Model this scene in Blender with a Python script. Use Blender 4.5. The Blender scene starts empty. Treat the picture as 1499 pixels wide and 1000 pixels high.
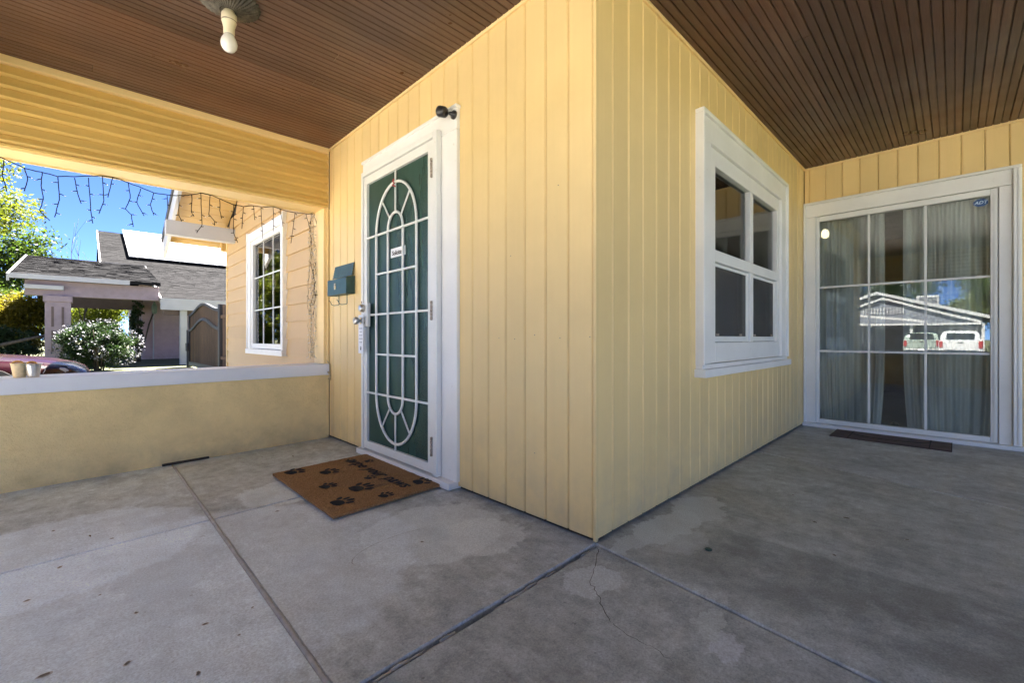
import bpy, bmesh, math, random
from mathutils import Vector, Matrix
R = math.radians
random.seed(7)
sc = bpy.context.scene
COL = sc.collection

# ---------------------------------------------------------------- camera, sky, sun, exposure
CAM = (-1.594, -1.098, 0.9)
cam_d = bpy.data.cameras.new('camera')
cam = bpy.data.objects.new('camera', cam_d); COL.objects.link(cam)
cam.location = CAM
cam.rotation_euler = (R(90), 0, R(-44.57))
cam_d.sensor_width = 36; cam_d.lens = 36 * 638 / 1499
cam_d.shift_y = -5 / 1499
cam_d.clip_start = 0.05; cam_d.clip_end = 2000
sc.camera = cam

SUN_EL, SUN_AZ = 60.0, 64.0        # azimuth measured from +y towards +x
world = bpy.data.worlds.new('World'); sc.world = world
world.use_nodes = True
wn = world.node_tree.nodes; wl = world.node_tree.links
wn.clear()
w_out = wn.new('ShaderNodeOutputWorld'); w_bg = wn.new('ShaderNodeBackground')
sky = wn.new('ShaderNodeTexSky'); sky.sky_type = 'NISHITA'; sky.sun_disc = False
sky.sun_elevation = R(SUN_EL); sky.sun_rotation = R(SUN_AZ)
sky.air_density = 0.17; sky.dust_density = 0.0; sky.ozone_density = 8.0
w_bg.inputs[1].default_value = 0.05
w_tc = wn.new('ShaderNodeTexCoord')
w_map = wn.new('ShaderNodeMapping'); w_map.inputs['Scale'].default_value = (1.6, 1.6, 4.0); w_map.inputs['Location'].default_value = (9.1, 4.4, .2)
w_ns = wn.new('ShaderNodeTexNoise'); w_ns.inputs['Scale'].default_value = 2.3; w_ns.inputs['Detail'].default_value = 8
w_ns.inputs['Roughness'].default_value = .62
w_rp = wn.new('ShaderNodeMapRange'); w_rp.inputs['From Min'].default_value = .53; w_rp.inputs['From Max'].default_value = .78
w_rp.inputs['To Max'].default_value = .8
w_mx = wn.new('ShaderNodeMix'); w_mx.data_type = 'RGBA'; w_mx.inputs[7].default_value = (11, 11.2, 11.6, 1)  # bright cloud cover, added mostly out of view as fill light for the porch
wl.new(w_tc.outputs['Generated'], w_map.inputs['Vector']); wl.new(w_map.outputs[0], w_ns.inputs['Vector'])
wl.new(w_ns.outputs[0], w_rp.inputs['Value']); wl.new(w_rp.outputs[0], w_mx.inputs[0])
wl.new(sky.outputs[0], w_mx.inputs[6]); wl.new(w_mx.outputs[2], w_bg.inputs[0])
wl.new(w_bg.outputs[0], w_out.inputs[0])

sun_d = bpy.data.lights.new('sun', 'SUN'); sun = bpy.data.objects.new('sun', sun_d); COL.objects.link(sun)
sun_d.energy = 5.0; sun_d.angle = R(0.53); sun_d.color = (1.0, 0.94, 0.85)
sv = Vector((math.sin(R(SUN_AZ)) * math.cos(R(SUN_EL)), math.cos(R(SUN_AZ)) * math.cos(R(SUN_EL)), math.sin(R(SUN_EL))))
sun.rotation_euler = (-sv).to_track_quat('-Z', 'Y').to_euler()
sun.location = (20, 10, 30)
vs = sc.view_settings
vs.view_transform = 'Standard'; vs.look = 'None'; vs.gamma = 1; vs.use_curve_mapping = False
vs.exposure = 4.1
sc.cycles.max_bounces = 12; sc.cycles.diffuse_bounces = 7; sc.cycles.glossy_bounces = 5
sc.cycles.transparent_max_bounces = 16; sc.cycles.sample_clamp_indirect = 8
sc.cycles.caustics_reflective = False; sc.cycles.caustics_refractive = False

# ---------------------------------------------------------------- materials
def nt(name):
    m = bpy.data.materials.new(name); m.use_nodes = True
    t = m.node_tree; t.nodes.clear()
    o = t.nodes.new('ShaderNodeOutputMaterial'); b = t.nodes.new('ShaderNodeBsdfPrincipled')
    t.links.new(b.outputs[0], o.inputs[0])
    return m, t, b, o
def node(t, kind, **kw):
    n = t.nodes.new(kind)
    for k, v in kw.items():
        if k.startswith('i_'):
            n.inputs[int(k[2:]) if k[2:].isdigit() else k[2:]].default_value = v
        else: setattr(n, k, v)
    return n
def mixc(t, fac, a, b, blend='MIX'):
    n = t.nodes.new('ShaderNodeMix'); n.data_type = 'RGBA'; n.blend_type = blend
    for i, v in ((0, fac), (6, a), (7, b)):
        if hasattr(v, 'links'): t.links.new(v, n.inputs[i])
        elif i == 0: n.inputs[0].default_value = v
        else: n.inputs[i].default_value = (*v[:3], 1)
    return n.outputs[2]
def math_(t, op, a, b=None, clamp=False):
    n = t.nodes.new('ShaderNodeMath'); n.operation = op; n.use_clamp = clamp
    for i, v in ((0, a), (1, b)):
        if v is None: continue
        if hasattr(v, 'links'): t.links.new(v, n.inputs[i])
        else: n.inputs[i].default_value = v
    return n.outputs[0]
def noise(t, vec, scale, detail=4, rough=.55, stretch=None):
    if stretch:
        mp = node(t, 'ShaderNodeMapping'); mp.inputs['Scale'].default_value = stretch
        t.links.new(vec, mp.inputs['Vector']); vec = mp.outputs[0]
    n = node(t, 'ShaderNodeTexNoise'); n.inputs['Scale'].default_value = scale
    n.inputs['Detail'].default_value = detail; n.inputs['Roughness'].default_value = rough
    t.links.new(vec, n.inputs['Vector'])
    return n.outputs[0]
def rng(t, v, a, b, c=0., d=1.):
    n = node(t, 'ShaderNodeMapRange'); n.inputs[1].default_value = a; n.inputs[2].default_value = b
    n.inputs[3].default_value = c; n.inputs[4].default_value = d
    t.links.new(v, n.inputs[0]); return n.outputs[0]
def pos(t): return t.nodes.new('ShaderNodeNewGeometry').outputs['Position']
def bump(t, b, h, strength=.3, dist=.01):
    n = node(t, 'ShaderNodeBump'); n.inputs['Strength'].default_value = strength; n.inputs['Distance'].default_value = dist
    t.links.new(h, n.inputs['Height']); t.links.new(n.outputs[0], b.inputs['Normal'])
def M(name, col, rough=.5, var=.12, scale=6, stretch=None, bmp=0, bscale=60, bdist=.004, metal=0, spec=.5, rnd=0, coat=0, col2=None):
    m, t, b, o = nt(name)
    p = pos(t)
    f = rng(t, noise(t, p, scale, 5, .6, stretch), .3, .7)
    a = [max(0, c * (1 - var)) for c in col]; c2 = col2 or [min(1, c * (1 + var)) for c in col]
    c = mixc(t, f, a, c2)
    if rnd:
        oi = node(t, 'ShaderNodeObjectInfo')
        c = mixc(t, 1.0, c, node_rgb(t, rng(t, oi.outputs['Random'], 0, 1, 1 - rnd, 1 + rnd)), 'MULTIPLY')
    t.links.new(c, b.inputs['Base Color'])
    b.inputs['Roughness'].default_value = rough; b.inputs['Metallic'].default_value = metal
    b.inputs['Specular IOR Level'].default_value = spec; b.inputs['Coat Weight'].default_value = coat
    if bmp: bump(t, b, noise(t, p, bscale, 4, .6, stretch), bmp, bdist)
    return m
def node_rgb(t, v):
    n = t.nodes.new('ShaderNodeCombineColor')
    for i in range(3): t.links.new(v, n.inputs[i])
    return n.outputs[0]
def sepz(t, p):
    n = t.nodes.new('ShaderNodeSeparateXYZ'); t.links.new(p, n.inputs[0]); return n.outputs

def yellow_paint(name, col, dirt=True, vert=True):
    m, t, b, o = nt(name); p = pos(t)
    st = (9, 9, .5) if vert else (.6, .6, 9)
    c = mixc(t, rng(t, noise(t, p, 1.3, 6, .6), .3, .7), [x * .93 for x in col], [min(1, x * 1.06) for x in col])
    c = mixc(t, rng(t, noise(t, p, 3.0, 5, .65, st), .45, .8, 0, .25), c, [x * .86 for x in col])
    oi = node(t, 'ShaderNodeObjectInfo')
    c = mixc(t, 1.0, c, node_rgb(t, rng(t, oi.outputs['Random'], 0, 1, .955, 1.035)), 'MULTIPLY')
    if dirt:
        z = sepz(t, p)[2]
        low = rng(t, z, .62, .05)                      # splash and scuff grime, broken up by noise
        g = math_(t, 'MULTIPLY', low, rng(t, noise(t, p, 4.2, 7, .7), .42, .68), True)
        c = mixc(t, math_(t, 'MULTIPLY', g, .34), c, (.34, .30, .24))
        sp = rng(t, noise(t, p, 75, 3, .6), .74, .80, 0, .5)
        c = mixc(t, sp, c, (.28, .20, .10))
    t.links.new(c, b.inputs['Base Color'])
    b.inputs['Roughness'].default_value = .48; b.inputs['Specular IOR Level'].default_value = .35
    bump(t, b, noise(t, p, 26, 5, .65, st), .22, .004)
    return m
def wood_ceiling():
    m, t, b, o = nt('stained_ceiling_wood'); p = pos(t)
    g = noise(t, p, 5.0, 8, .7, (1.1, 42, 1))
    c = mixc(t, rng(t, g, .3, .72), (.048, .022, .013), (.148, .074, .045))
    c = mixc(t, rng(t, noise(t, p, 1.6, 5, .6), .35, .72, 0, .55), c, (.088, .064, .054))
    c = mixc(t, rng(t, noise(t, p, .55, 3, .5), .42, .62, 0, .45), c, (.185, .082, .040))
    oi = node(t, 'ShaderNodeObjectInfo')
    c = mixc(t, 1.0, c, node_rgb(t, rng(t, oi.outputs['Random'], 0, 1, .80, 1.18)), 'MULTIPLY')
    t.links.new(c, b.inputs['Base Color'])
    t.links.new(rng(t, noise(t, p, 3, 5), .3, .7, .27, .46), b.inputs['Roughness'])
    b.inputs['Specular IOR Level'].default_value = .4
    bump(t, b, noise(t, p, 9, 6, .7, (1.5, 60, 1)), .25, .003)
    return m
def concrete(name, spots=()):
    m, t, b, o = nt(name); p = pos(t)
    n1 = noise(t, p, .9, 7, .62); n2 = noise(t, p, 4.5, 8, .7); n3 = noise(t, p, 60, 4, .6)
    c = mixc(t, rng(t, n1, .32, .68), (0.225, 0.220, 0.215), (0.413, 0.406, 0.394))
    c = mixc(t, rng(t, n2, .38, .72, 0, .60), c, (0.478, 0.471, 0.457))
    n4 = noise(t, p, 2.2, 8, .75, (1.0, 2.6, 1))
    c = mixc(t, rng(t, n4, .52, .74, 0, .60), c, (0.174, 0.167, 0.152))
    c = mixc(t, rng(t, noise(t, p, 1.4, 3, .5), .5, .75, 0, .25), c, (0.362, 0.290, 0.189))
    n5 = noise(t, p, 13, 9, .78); n6 = noise(t, p, 2.6, 9, .72, (1.4, .8, 1))
    c = mixc(t, rng(t, n5, .36, .66, .0, 1), mixc(t, 1.0, c, (.68, .68, .68), 'MULTIPLY'), mixc(t, 1.0, c, (1.22, 1.22, 1.20), 'MULTIPLY'))
    c = mixc(t, rng(t, n6, .47, .62, 0, .50), c, (.165, .162, .157))
    n7 = noise(t, p, 5, 8, .72, (3.2, .7, 1))
    c = mixc(t, rng(t, n7, .50, .70, 0, .50), c, (.43, .425, .415))
    dn = t.nodes.new('ShaderNodeTexNoise'); dn.inputs['Scale'].default_value = 6; dn.inputs['Detail'].default_value = 9; dn.inputs['Roughness'].default_value = .68
    t.links.new(p, dn.inputs['Vector'])
    for (cx, cy, rx, ry, amt, col) in spots:
        vm = node(t, 'ShaderNodeVectorMath', operation='MULTIPLY_ADD')
        t.links.new(dn.outputs['Color'], vm.inputs[0])
        vm.inputs[1].default_value = (.26, .26, 0); t.links.new(p, vm.inputs[2])
        s = node(t, 'ShaderNodeVectorMath', operation='SUBTRACT'); s.inputs[1].default_value = (cx + .13, cy + .13, 0)
        t.links.new(vm.outputs[0], s.inputs[0])
        d = node(t, 'ShaderNodeVectorMath', operation='MULTIPLY'); d.inputs[1].default_value = (1 / rx, 1 / ry, 0)
        t.links.new(s.outputs[0], d.inputs[0])
        l = node(t, 'ShaderNodeVectorMath', operation='LENGTH'); t.links.new(d.outputs[0], l.inputs[0])
        f = math_(t, 'MULTIPLY', rng(t, l.outputs['Value'], 1.02, .94, 0, amt), rng(t, n2, .25, .6, .55, 1), True)
        c = mixc(t, f, c, col)
    # a darker rectangle with a straight edge
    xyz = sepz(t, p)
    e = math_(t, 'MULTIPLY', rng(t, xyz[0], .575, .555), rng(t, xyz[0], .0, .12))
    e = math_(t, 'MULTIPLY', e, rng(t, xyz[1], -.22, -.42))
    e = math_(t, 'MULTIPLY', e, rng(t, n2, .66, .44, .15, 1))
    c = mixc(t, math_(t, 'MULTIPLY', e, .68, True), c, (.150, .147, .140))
    c = mixc(t, rng(t, n3, .66, .74, 0, .35), c, (0.609, 0.594, 0.580))
    c = mixc(t, rng(t, noise(t, p, 34, 3, .6), .70, .76, 0, .55), c, (.07, .065, .06))
    oi = node(t, 'ShaderNodeObjectInfo')
    c = mixc(t, 1.0, c, oi.outputs['Color'], 'MULTIPLY')
    c = mixc(t, 1.0, c, (1.42, 1.58, 1.68), 'MULTIPLY')
    gr = noise(t, p, 150, 3, .7); c = mixc(t, rng(t, gr, .3, .7), mixc(t, 1.0, c, (.74, .74, .74), 'MULTIPLY'), mixc(t, 1.0, c, (1.20, 1.20, 1.20), 'MULTIPLY'))
    t.links.new(c, b.inputs['Base Color'])
    t.links.new(rng(t, n2, .3, .7, .42, .68), b.inputs['Roughness'])
    b.inputs['Specular IOR Level'].default_value = .45
    h = math_(t, 'ADD', math_(t, 'MULTIPLY', n3, .5), n2)
    bump(t, b, h, .32, .007)
    return m
def glass(name, ior=1.9, tint=(.86, .93, .90)):
    m = bpy.data.materials.new(name); m.use_nodes = True; t = m.node_tree; t.nodes.clear()
    o = t.nodes.new('ShaderNodeOutputMaterial'); mx = t.nodes.new('ShaderNodeMixShader')
    tr = t.nodes.new('ShaderNodeBsdfTransparent'); tr.inputs[0].default_value = (*tint, 1)
    gl = t.nodes.new('ShaderNodeBsdfGlossy'); gl.inputs['Roughness'].default_value = .0
    fr = t.nodes.new('ShaderNodeFresnel'); fr.inputs[0].default_value = ior
    t.links.new(fr.outputs[0], mx.inputs[0]); t.links.new(tr.outputs[0], mx.inputs[1]); t.links.new(gl.outputs[0], mx.inputs[2])
    t.links.new(mx.outputs[0], o.inputs[0])
    p = pos(t); bp = t.nodes.new('ShaderNodeBump'); bp.inputs['Strength'].default_value = .018; bp.inputs['Distance'].default_value = .02
    t.links.new(noise(t, p, 1.7, 2, .4), bp.inputs['Height']); t.links.new(bp.outputs[0], gl.inputs['Normal'])
    return m
def mesh_screen(name, col, opacity):
    m = bpy.data.materials.new(name); m.use_nodes = True; t = m.node_tree; t.nodes.clear()
    o = t.nodes.new('ShaderNodeOutputMaterial'); mx = t.nodes.new('ShaderNodeMixShader'); mx.inputs[0].default_value = opacity
    tr = t.nodes.new('ShaderNodeBsdfTransparent'); b = t.nodes.new('ShaderNodeBsdfPrincipled')
    p = pos(t)
    c = mixc(t, rng(t, noise(t, p, 2.2, 4, .6, (1, 3, .4)), .3, .7), [x * .75 for x in col], [x * 1.3 for x in col])
    t.links.new(c, b.inputs['Base Color']); b.inputs['Roughness'].default_value = .45
    t.links.new(tr.outputs[0], mx.inputs[1]); t.links.new(b.outputs[0], mx.inputs[2]); t.links.new(mx.outputs[0], o.inputs[0])
    return m
def leaf_mat(name, c1, c2, trans=.35):
    m = bpy.data.materials.new(name); m.use_nodes = True; t = m.node_tree; t.nodes.clear()
    o = t.nodes.new('ShaderNodeOutputMaterial'); mx = t.nodes.new('ShaderNodeMixShader'); mx.inputs[0].default_value = trans
    b = t.nodes.new('ShaderNodeBsdfPrincipled'); tl = t.nodes.new('ShaderNodeBsdfTranslucent')
    b.inputs['Roughness'].default_value = .5; b.inputs['Specular IOR Level'].default_value = .3
    c = mixc(t, rng(t, noise(t, pos(t), 1.1, 5, .7), .3, .7), c1, c2)
    c = mixc(t, rng(t, noise(t, pos(t), 9, 2, .7), .35, .65, 0, .5), c, [x * .6 for x in c1])
    t.links.new(c, b.inputs['Base Color'])
    c3 = mixc(t, 1.0, c, (1.25, 1.3, .7), 'MULTIPLY'); t.links.new(c3, tl.inputs[0])
    t.links.new(b.outputs[0], mx.inputs[1]); t.links.new(tl.outputs[0], mx.inputs[2]); t.links.new(mx.outputs[0], o.inputs[0])
    return m
def emit(name, col, s):
    m, t, b, o = nt(name)
    b.inputs['Base Color'].default_value = (*col, 1); b.inputs['Emission Color'].default_value = (*col, 1)
    b.inputs['Emission Strength'].default_value = s
    return m
def stucco(name, col, s=.55):
    m, t, b, o = nt(name); p = pos(t)
    c = mixc(t, rng(t, noise(t, p, 2.0, 7, .7), .3, .7), [x * .82 for x in col], [min(1, x * 1.08) for x in col])
    c = mixc(t, rng(t, noise(t, p, 5, 8, .75, (1, 1, 2)), .56, .74, 0, .38), c, [col[0] * .66, col[1] * .60, col[2] * .54])
    z = sepz(t, p)[2]
    g = math_(t, 'MULTIPLY', rng(t, z, .22, .0), rng(t, noise(t, p, 6, 5, .7), .35, .7), True)
    c = mixc(t, math_(t, 'MULTIPLY', g, .45), c, (.26, .22, .15))
    t.links.new(c, b.inputs['Base Color']); b.inputs['Roughness'].default_value = .85; b.inputs['Specular IOR Level'].default_value = .2
    h = math_(t, 'ADD', noise(t, p, 55, 6, .75), math_(t, 'MULTIPLY', noise(t, p, 14, 4, .6), .9))
    bump(t, b, h, s, .008)
    return m
def white_paint(name, col=(.78, .78, .75), wear=.5):
    m, t, b, o = nt(name); p = pos(t)
    c = mixc(t, rng(t, noise(t, p, 2.5, 6, .6), .3, .7), [x * .92 for x in col], [min(.86, x * 1.04) for x in col])
    c = mixc(t, rng(t, noise(t, p, 24, 6, .7), .64, .76, 0, wear), c, (.40, .35, .27))
    t.links.new(c, b.inputs['Base Color']); b.inputs['Roughness'].default_value = .42; b.inputs['Specular IOR Level'].default_value = .4
    bump(t, b, noise(t, p, 35, 4, .6), .12, .003)
    return m

YEL = (.755, .570, .268)
m_yel = yellow_paint('yellow_siding_paint', YEL)
m_yelb = yellow_paint('yellow_beam_paint', (.70, .490, .165), dirt=False, vert=False)
m_cream = yellow_paint('cream_trim_paint', (.80, .605, .295), dirt=False, vert=False)
m_peach = yellow_paint('peach_lap_paint', (.53, .365, .175), dirt=False, vert=False)
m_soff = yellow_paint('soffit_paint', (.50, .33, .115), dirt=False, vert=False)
m_rake = white_paint('grey_white_rake_paint', (.46, .46, .46), .4)
m_stucco = stucco('yellow_stucco', (.86, .67, .335), .9)
m_white = white_paint('white_trim_paint')
m_whited = white_paint('white_door_paint', (.74, .75, .72), .35)
m_cap = white_paint('white_cap_paint', (.74, .76, .78), .35)
m_ceil = wood_ceiling()
m_glass = glass('window_glass', 1.75)
m_glassr = glass('reflective_glass', 1.85, (.91, .955, .93))
m_screen = mesh_screen('green_security_screen', (.032, .082, .064), .72)
m_insect = mesh_screen('insect_screen', (.075, .075, .075), .50)
m_dark = M('dark_gap', (.035, .03, .025), .9)
m_black = M('black_plastic', (.018, .018, .020), .35)
m_iron = M('black_iron', (.02, .021, .024), .45)
m_bronze = M('aged_bronze', (.085, .075, .058), .55, .6, 40, bmp=.8, bscale=70, metal=.3)
m_bulb = M('bulb_glass', (.82, .82, .80), .25, .02)
m_sock = M('ivory_socket', (.72, .66, .50), .45, .1)
m_teal = M('teal_metal_paint', (.022, .072, .066), .45, .25, 14, bmp=.25, bscale=120, bdist=.002)
m_brass = M('old_brass', (.55, .42, .24), .4, .3, 30, metal=.7)
m_chrome = M('brushed_nickel', (.60, .57, .52), .28, .1, 20, metal=1)
m_rust = M('rusty_hinge', (.30, .25, .20), .7, .7, 70)
m_grey = M('grey_joint_filler', (.40, .39, .37), .8, .2, 30, bmp=.4)
m_wire = M('dark_green_wire', (.016, .012, .008), .75, spec=.15)
m_wirel = M('pale_wire', (.42, .34, .20), .55, .3, 30)
m_bulbt = M('clear_mini_bulb', (.62, .60, .55), .2)
m_pcream = M('cream_pail', (.70, .56, .33), .5, .12, 40)
m_galv = M('galvanised_steel', (.62, .63, .64), .32, .25, 25, metal=.85)
m_gold = M('gold_ribbon', (.62, .34, .05), .3, .15, 20, metal=.5)
m_red = M('red_ribbon', (.45, .03, .04), .5)
m_curt = M('sheer_curtain', (.50, .52, .48), .8, .15, 3)
m_room = M('interior_wall_paint', (.30, .29, .26), .8)
m_roomd = M('interior_floor', (.16, .12, .09), .6)
m_ink = M('black_print', (.014, .013, .014), .85, .3, 200)
m_inkg = M('grey_print', (.42, .43, .46), .8)
m_tagw = M('white_card', (.80, .81, .83), .5, .03)
m_blue = M('blue_sticker', (.010, .060, .200), .4, .1)
m_stw = M('sticker_lettering', (.62, .76, .88), .4, .05)
SPOTS = [(-.245, -.15, .115, .10, 0.85, (0.500, 0.492, 0.478)), (.40, -.13, .24, .10, 0.85, (0.500, 0.492, 0.478)),
         (.75, -.16, .20, .13, 0.75, (0.470, 0.463, 0.448)), (.16, -.10, .16, .05, 0.69, (0.470, 0.463, 0.448)), (.30, -.26, .16, .07, 0.64, (0.485, 0.478, 0.463)),
         (-.42, .62, .34, .30, 0.69, (0.500, 0.485, 0.456)), (-.28, .42, .18, .2, 0.64, (0.529, 0.507, 0.470)), (-.72, 1.70, .26, .22, 0.57, (0.559, 0.559, 0.544)),
         (-1.35, 1.12, .16, .26, 0.57, (0.168, 0.168, 0.174)), (-1.35, .90, .9, .75, 0.48, (0.588, 0.595, 0.617)), (-1.65, 1.6, .5, .5, 0.51, (0.588, 0.595, 0.617)),
         (-.25, -.62, .07, .055, 0.64, (0.529, 0.514, 0.529)), (-.18, -.56, .10, .04, 0.64, (0.470, 0.470, 0.441))]
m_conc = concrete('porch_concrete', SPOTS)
m_pit = M('pit_dark', (.15, .135, .11), .9, .5, 80)
m_crk = M('crack_dark', (.075, .07, .062), .9, .4, 80)
m_pitrim = M('pit_rim', (.48, .48, .47), .85)
m_coir = None

# ---------------------------------------------------------------- mesh helpers
class MB:
    def __init__(s): s.v = []; s.f = []; s.mi = []
    def add(s, verts, faces, mi=0):
        n = len(s.v); s.v += [tuple(v) for v in verts]; s.f += [tuple(i + n for i in f) for f in faces]; s.mi += [mi] * len(faces); return s
    def box(s, x0, x1, y0, y1, z0, z1, mi=0):
        x0, x1 = min(x0, x1), max(x0, x1); y0, y1 = min(y0, y1), max(y0, y1); z0, z1 = min(z0, z1), max(z0, z1)
        return s.add([(x0, y0, z0), (x1, y0, z0), (x1, y1, z0), (x0, y1, z0), (x0, y0, z1), (x1, y0, z1), (x1, y1, z1), (x0, y1, z1)],
                     [(0, 3, 2, 1), (4, 5, 6, 7), (0, 1, 5, 4), (1, 2, 6, 5), (2, 3, 7, 6), (3, 0, 4, 7)], mi)
    def hexa(s, b, t, mi=0):          # bottom quad, top quad
        return s.add(list(b) + list(t), [(0, 3, 2, 1), (4, 5, 6, 7), (0, 1, 5, 4), (1, 2, 6, 5), (2, 3, 7, 6), (3, 0, 4, 7)], mi)
    def prism(s, prof, a, b, fn, mi=0):   # closed profile of 2d points swept between stations a and b: fn(p, q, station)->xyz
        sts = [a, b] if not isinstance(a, (list, tuple)) else a
        n = len(prof); V = []; F = []
        for st in sts: V += [fn(p, q, st) for p, q in prof]
        for k in range(len(sts) - 1):
            for i in range(n):
                j = (i + 1) % n
                F.append((k * n + i, k * n + j, (k + 1) * n + j, (k + 1) * n + i))
        F.append(tuple(range(n - 1, -1, -1))); F.append(tuple(range((len(sts) - 1) * n, len(sts) * n)))
        return s.add(V, F, mi)
    def tube(s, pts, r, n=6, mi=0, cap=True):
        pts = [Vector(p) for p in pts]; rs = r if isinstance(r, (list, tuple)) else [r] * len(pts)
        V = []; F = []; up = Vector((0, 0, 1)); prev = None
        for i, p in enumerate(pts):
            d = (pts[min(i + 1, len(pts) - 1)] - pts[max(i - 1, 0)])
            d = d.normalized() if d.length > 1e-9 else Vector((0, 0, 1))
            if prev is None:
                a = d.cross(up if abs(d.z) < .95 else Vector((1, 0, 0))).normalized()
            else:
                a = (prev - d * prev.dot(d)); a = a.normalized() if a.length > 1e-6 else d.cross(Vector((1, 0, 0))).normalized()
            prev = a; b = d.cross(a)
            for k in range(n):
                t = 2 * math.pi * k / n
                V.append(p + (a * math.cos(t) + b * math.sin(t)) * rs[i])
        for i in range(len(pts) - 1):
            for k in range(n):
                k2 = (k + 1) % n
                F.append((i * n + k, i * n + k2, (i + 1) * n + k2, (i + 1) * n + k))
        if cap: F.append(tuple(range(n - 1, -1, -1))); F.append(tuple(range((len(pts) - 1) * n, len(pts) * n)))
        return s.add(V, F, mi)
    def lathe(s, prof, c=(0, 0, 0), n=24, axis='z', mi=0, rib=0):
        V = []; F = []
        for r, z in prof:
            for k in range(n):
                t = 2 * math.pi * k / n; rr = r * (1 + (rib if k % 2 else -rib))
                p = (rr * math.cos(t), rr * math.sin(t), z)
                if axis == 'x': p = (p[2], p[0], p[1])
                if axis == 'y': p = (p[0], p[2], p[1])
                V.append((p[0] + c[0], p[1] + c[1], p[2] + c[2]))
        for i in range(len(prof) - 1):
            for k in range(n):
                k2 = (k + 1) % n
                F.append((i * n + k, i * n + k2, (i + 1) * n + k2, (i + 1) * n + k))
        F.append(tuple(range(n - 1, -1, -1))); F.append(tuple(range((len(prof) - 1) * n, len(prof) * n)))
        return s.add(V, F, mi)
    def mesh(s, name, mats, smooth=False, fix=True):
        me = bpy.data.meshes.new(name); me.from_pydata(s.v, [], s.f)
        for m in (mats if isinstance(mats, (list, tuple)) else [mats]): me.materials.append(m)
        if any(s.mi): me.polygons.foreach_set('material_index', s.mi)
        if fix:
            bm = bmesh.new(); bm.from_mesh(me); bmesh.ops.recalc_face_normals(bm, faces=bm.faces); bm.to_mesh(me); bm.free()
        if smooth: me.polygons.foreach_set('use_smooth', [True] * len(me.polygons))
        me.update(); return me
def tag(o, label=None, cat=None, group=None, kind=None):
    if label: o['label'] = label
    if cat: o['category'] = cat
    if group: o['group'] = group
    if kind: o['kind'] = kind
    return o
def link(name, me, parent=None, loc=(0, 0, 0), rot=(0, 0, 0)):
    o = bpy.data.objects.new(name, me); COL.objects.link(o)
    o.location = loc; o.rotation_euler = rot
    if parent: o.parent = parent
    return o
def obj(name, mb, mats, parent=None, bevel=0, seg=2, smooth=False, loc=(0, 0, 0), rot=(0, 0, 0), fix=True):
    o = link(name, mb.mesh(name, mats, smooth, fix), parent, loc, rot)
    if bevel:
        b = o.modifiers.new('bevel', 'BEVEL'); b.width = bevel; b.segments = seg; b.limit_method = 'ANGLE'; b.angle_limit = R(35)
    return o
def thing(name, label, cat, group=None, loc=(0, 0, 0), rot=(0, 0, 0)):
    return tag(link(name, None, None, loc, rot), label, cat, group)
def boxo(name, x0, x1, y0, y1, z0, z1, mat, parent=None, bevel=.003, **k):
    return obj(name, MB().box(x0, x1, y0, y1, z0, z1), mat, parent, bevel, 2, **k)
def boxes(name, mat, parent, bevel, *bs):
    return [boxo(name, *b, mat, parent, bevel) for b in bs]
def text_mesh(s, size, mat, extr=.0005, shear=0, align='CENTER', bold=0):
    cu = bpy.data.curves.new('lettering', 'FONT'); cu.body = s; cu.size = size; cu.extrude = extr; cu.shear = shear
    cu.align_x = align; cu.align_y = 'CENTER'; cu.offset = bold; cu.resolution_u = 3
    ob = bpy.data.objects.new('lettering', cu); COL.objects.link(ob)
    dg = bpy.context.evaluated_depsgraph_get(); dg.update()
    me = bpy.data.meshes.new_from_object(ob.evaluated_get(dg))
    bpy.data.objects.remove(ob); bpy.data.curves.remove(cu)
    me.materials.clear(); me.materials.append(mat)
    return me

L1, L2, PY0, PX0 = 2.885, 3.754, -2.1, -2.62    # left parapet face, right wing wall, far side opening, street side opening
HEAD = 2.275
def zceil(x): return 2.606 + .0122 * x
def zbeam(x): return 2.084 + .0175 * min(x, 0)
def zfl(x): return .0145 * min(x, 0)
GZ = -.15
def zg(x):
    if x > -6: return GZ
    if x < -11: return -.5
    return GZ + (x + 6) / 5 * .35

# ---------------------------------------------------------------- ground, street
def sheet(name, x0, x1, y0, y1, dz, mat, nx=1, xs=None):
    xs = xs or [x0 + (x1 - x0) * i / nx for i in range(nx + 1)]
    mb = MB(); V = []; F = []
    for x in xs: V += [(x, y0, zg(x) + dz), (x, y1, zg(x) + dz)]
    for i in range(len(xs) - 1): F.append((2 * i, 2 * i + 2, 2 * i + 3, 2 * i + 1))
    mb.add(V, F)
    o = obj(name, mb, mat, fix=False); o['kind'] = 'structure'; return o
m_lawn = M('dry_lawn', (.060, .066, .028), .9, .45, .8, bmp=.6, bscale=30, bdist=.03)
m_drive = M('driveway_concrete', (.45, .43, .395), .85, .15, 1.5, bmp=.2)
m_asph = M('asphalt', (.055, .055, .056), .9, .2, 2, bmp=.3, bscale=120)
sheet('ground', -400, 400, -400, 400, -.004, m_lawn, xs=[-400, -11, -6, 400])
sheet('driveway', -11, 3.0, 7.3, 13.2, 0, M('stained_driveway', (.17, .16, .15), .9, .2, 1.5, bmp=.3), xs=[-11, -6, 3.0])
sheet('front_bounce_paving', -9.2, -2.9, -14, 7.29, 0, m_drive, xs=[-9.2, -6, -2.9])  # unseen pale paving, added to bounce sunlight into the porch
sheet('side_bounce_ground', -2.89, 3.7, -14, PY0 - .26, 0, M('side_lawn', (.10, .11, .05), .9, .3, 8, bmp=.4), xs=[-2.89, 3.7])  # unseen ground added for its bounce, toned dark to dim the porch ceiling
sheet('sidewalk', -11, -9.2, -80, 80, .004, m_drive, xs=[-11, -9.2])
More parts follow.
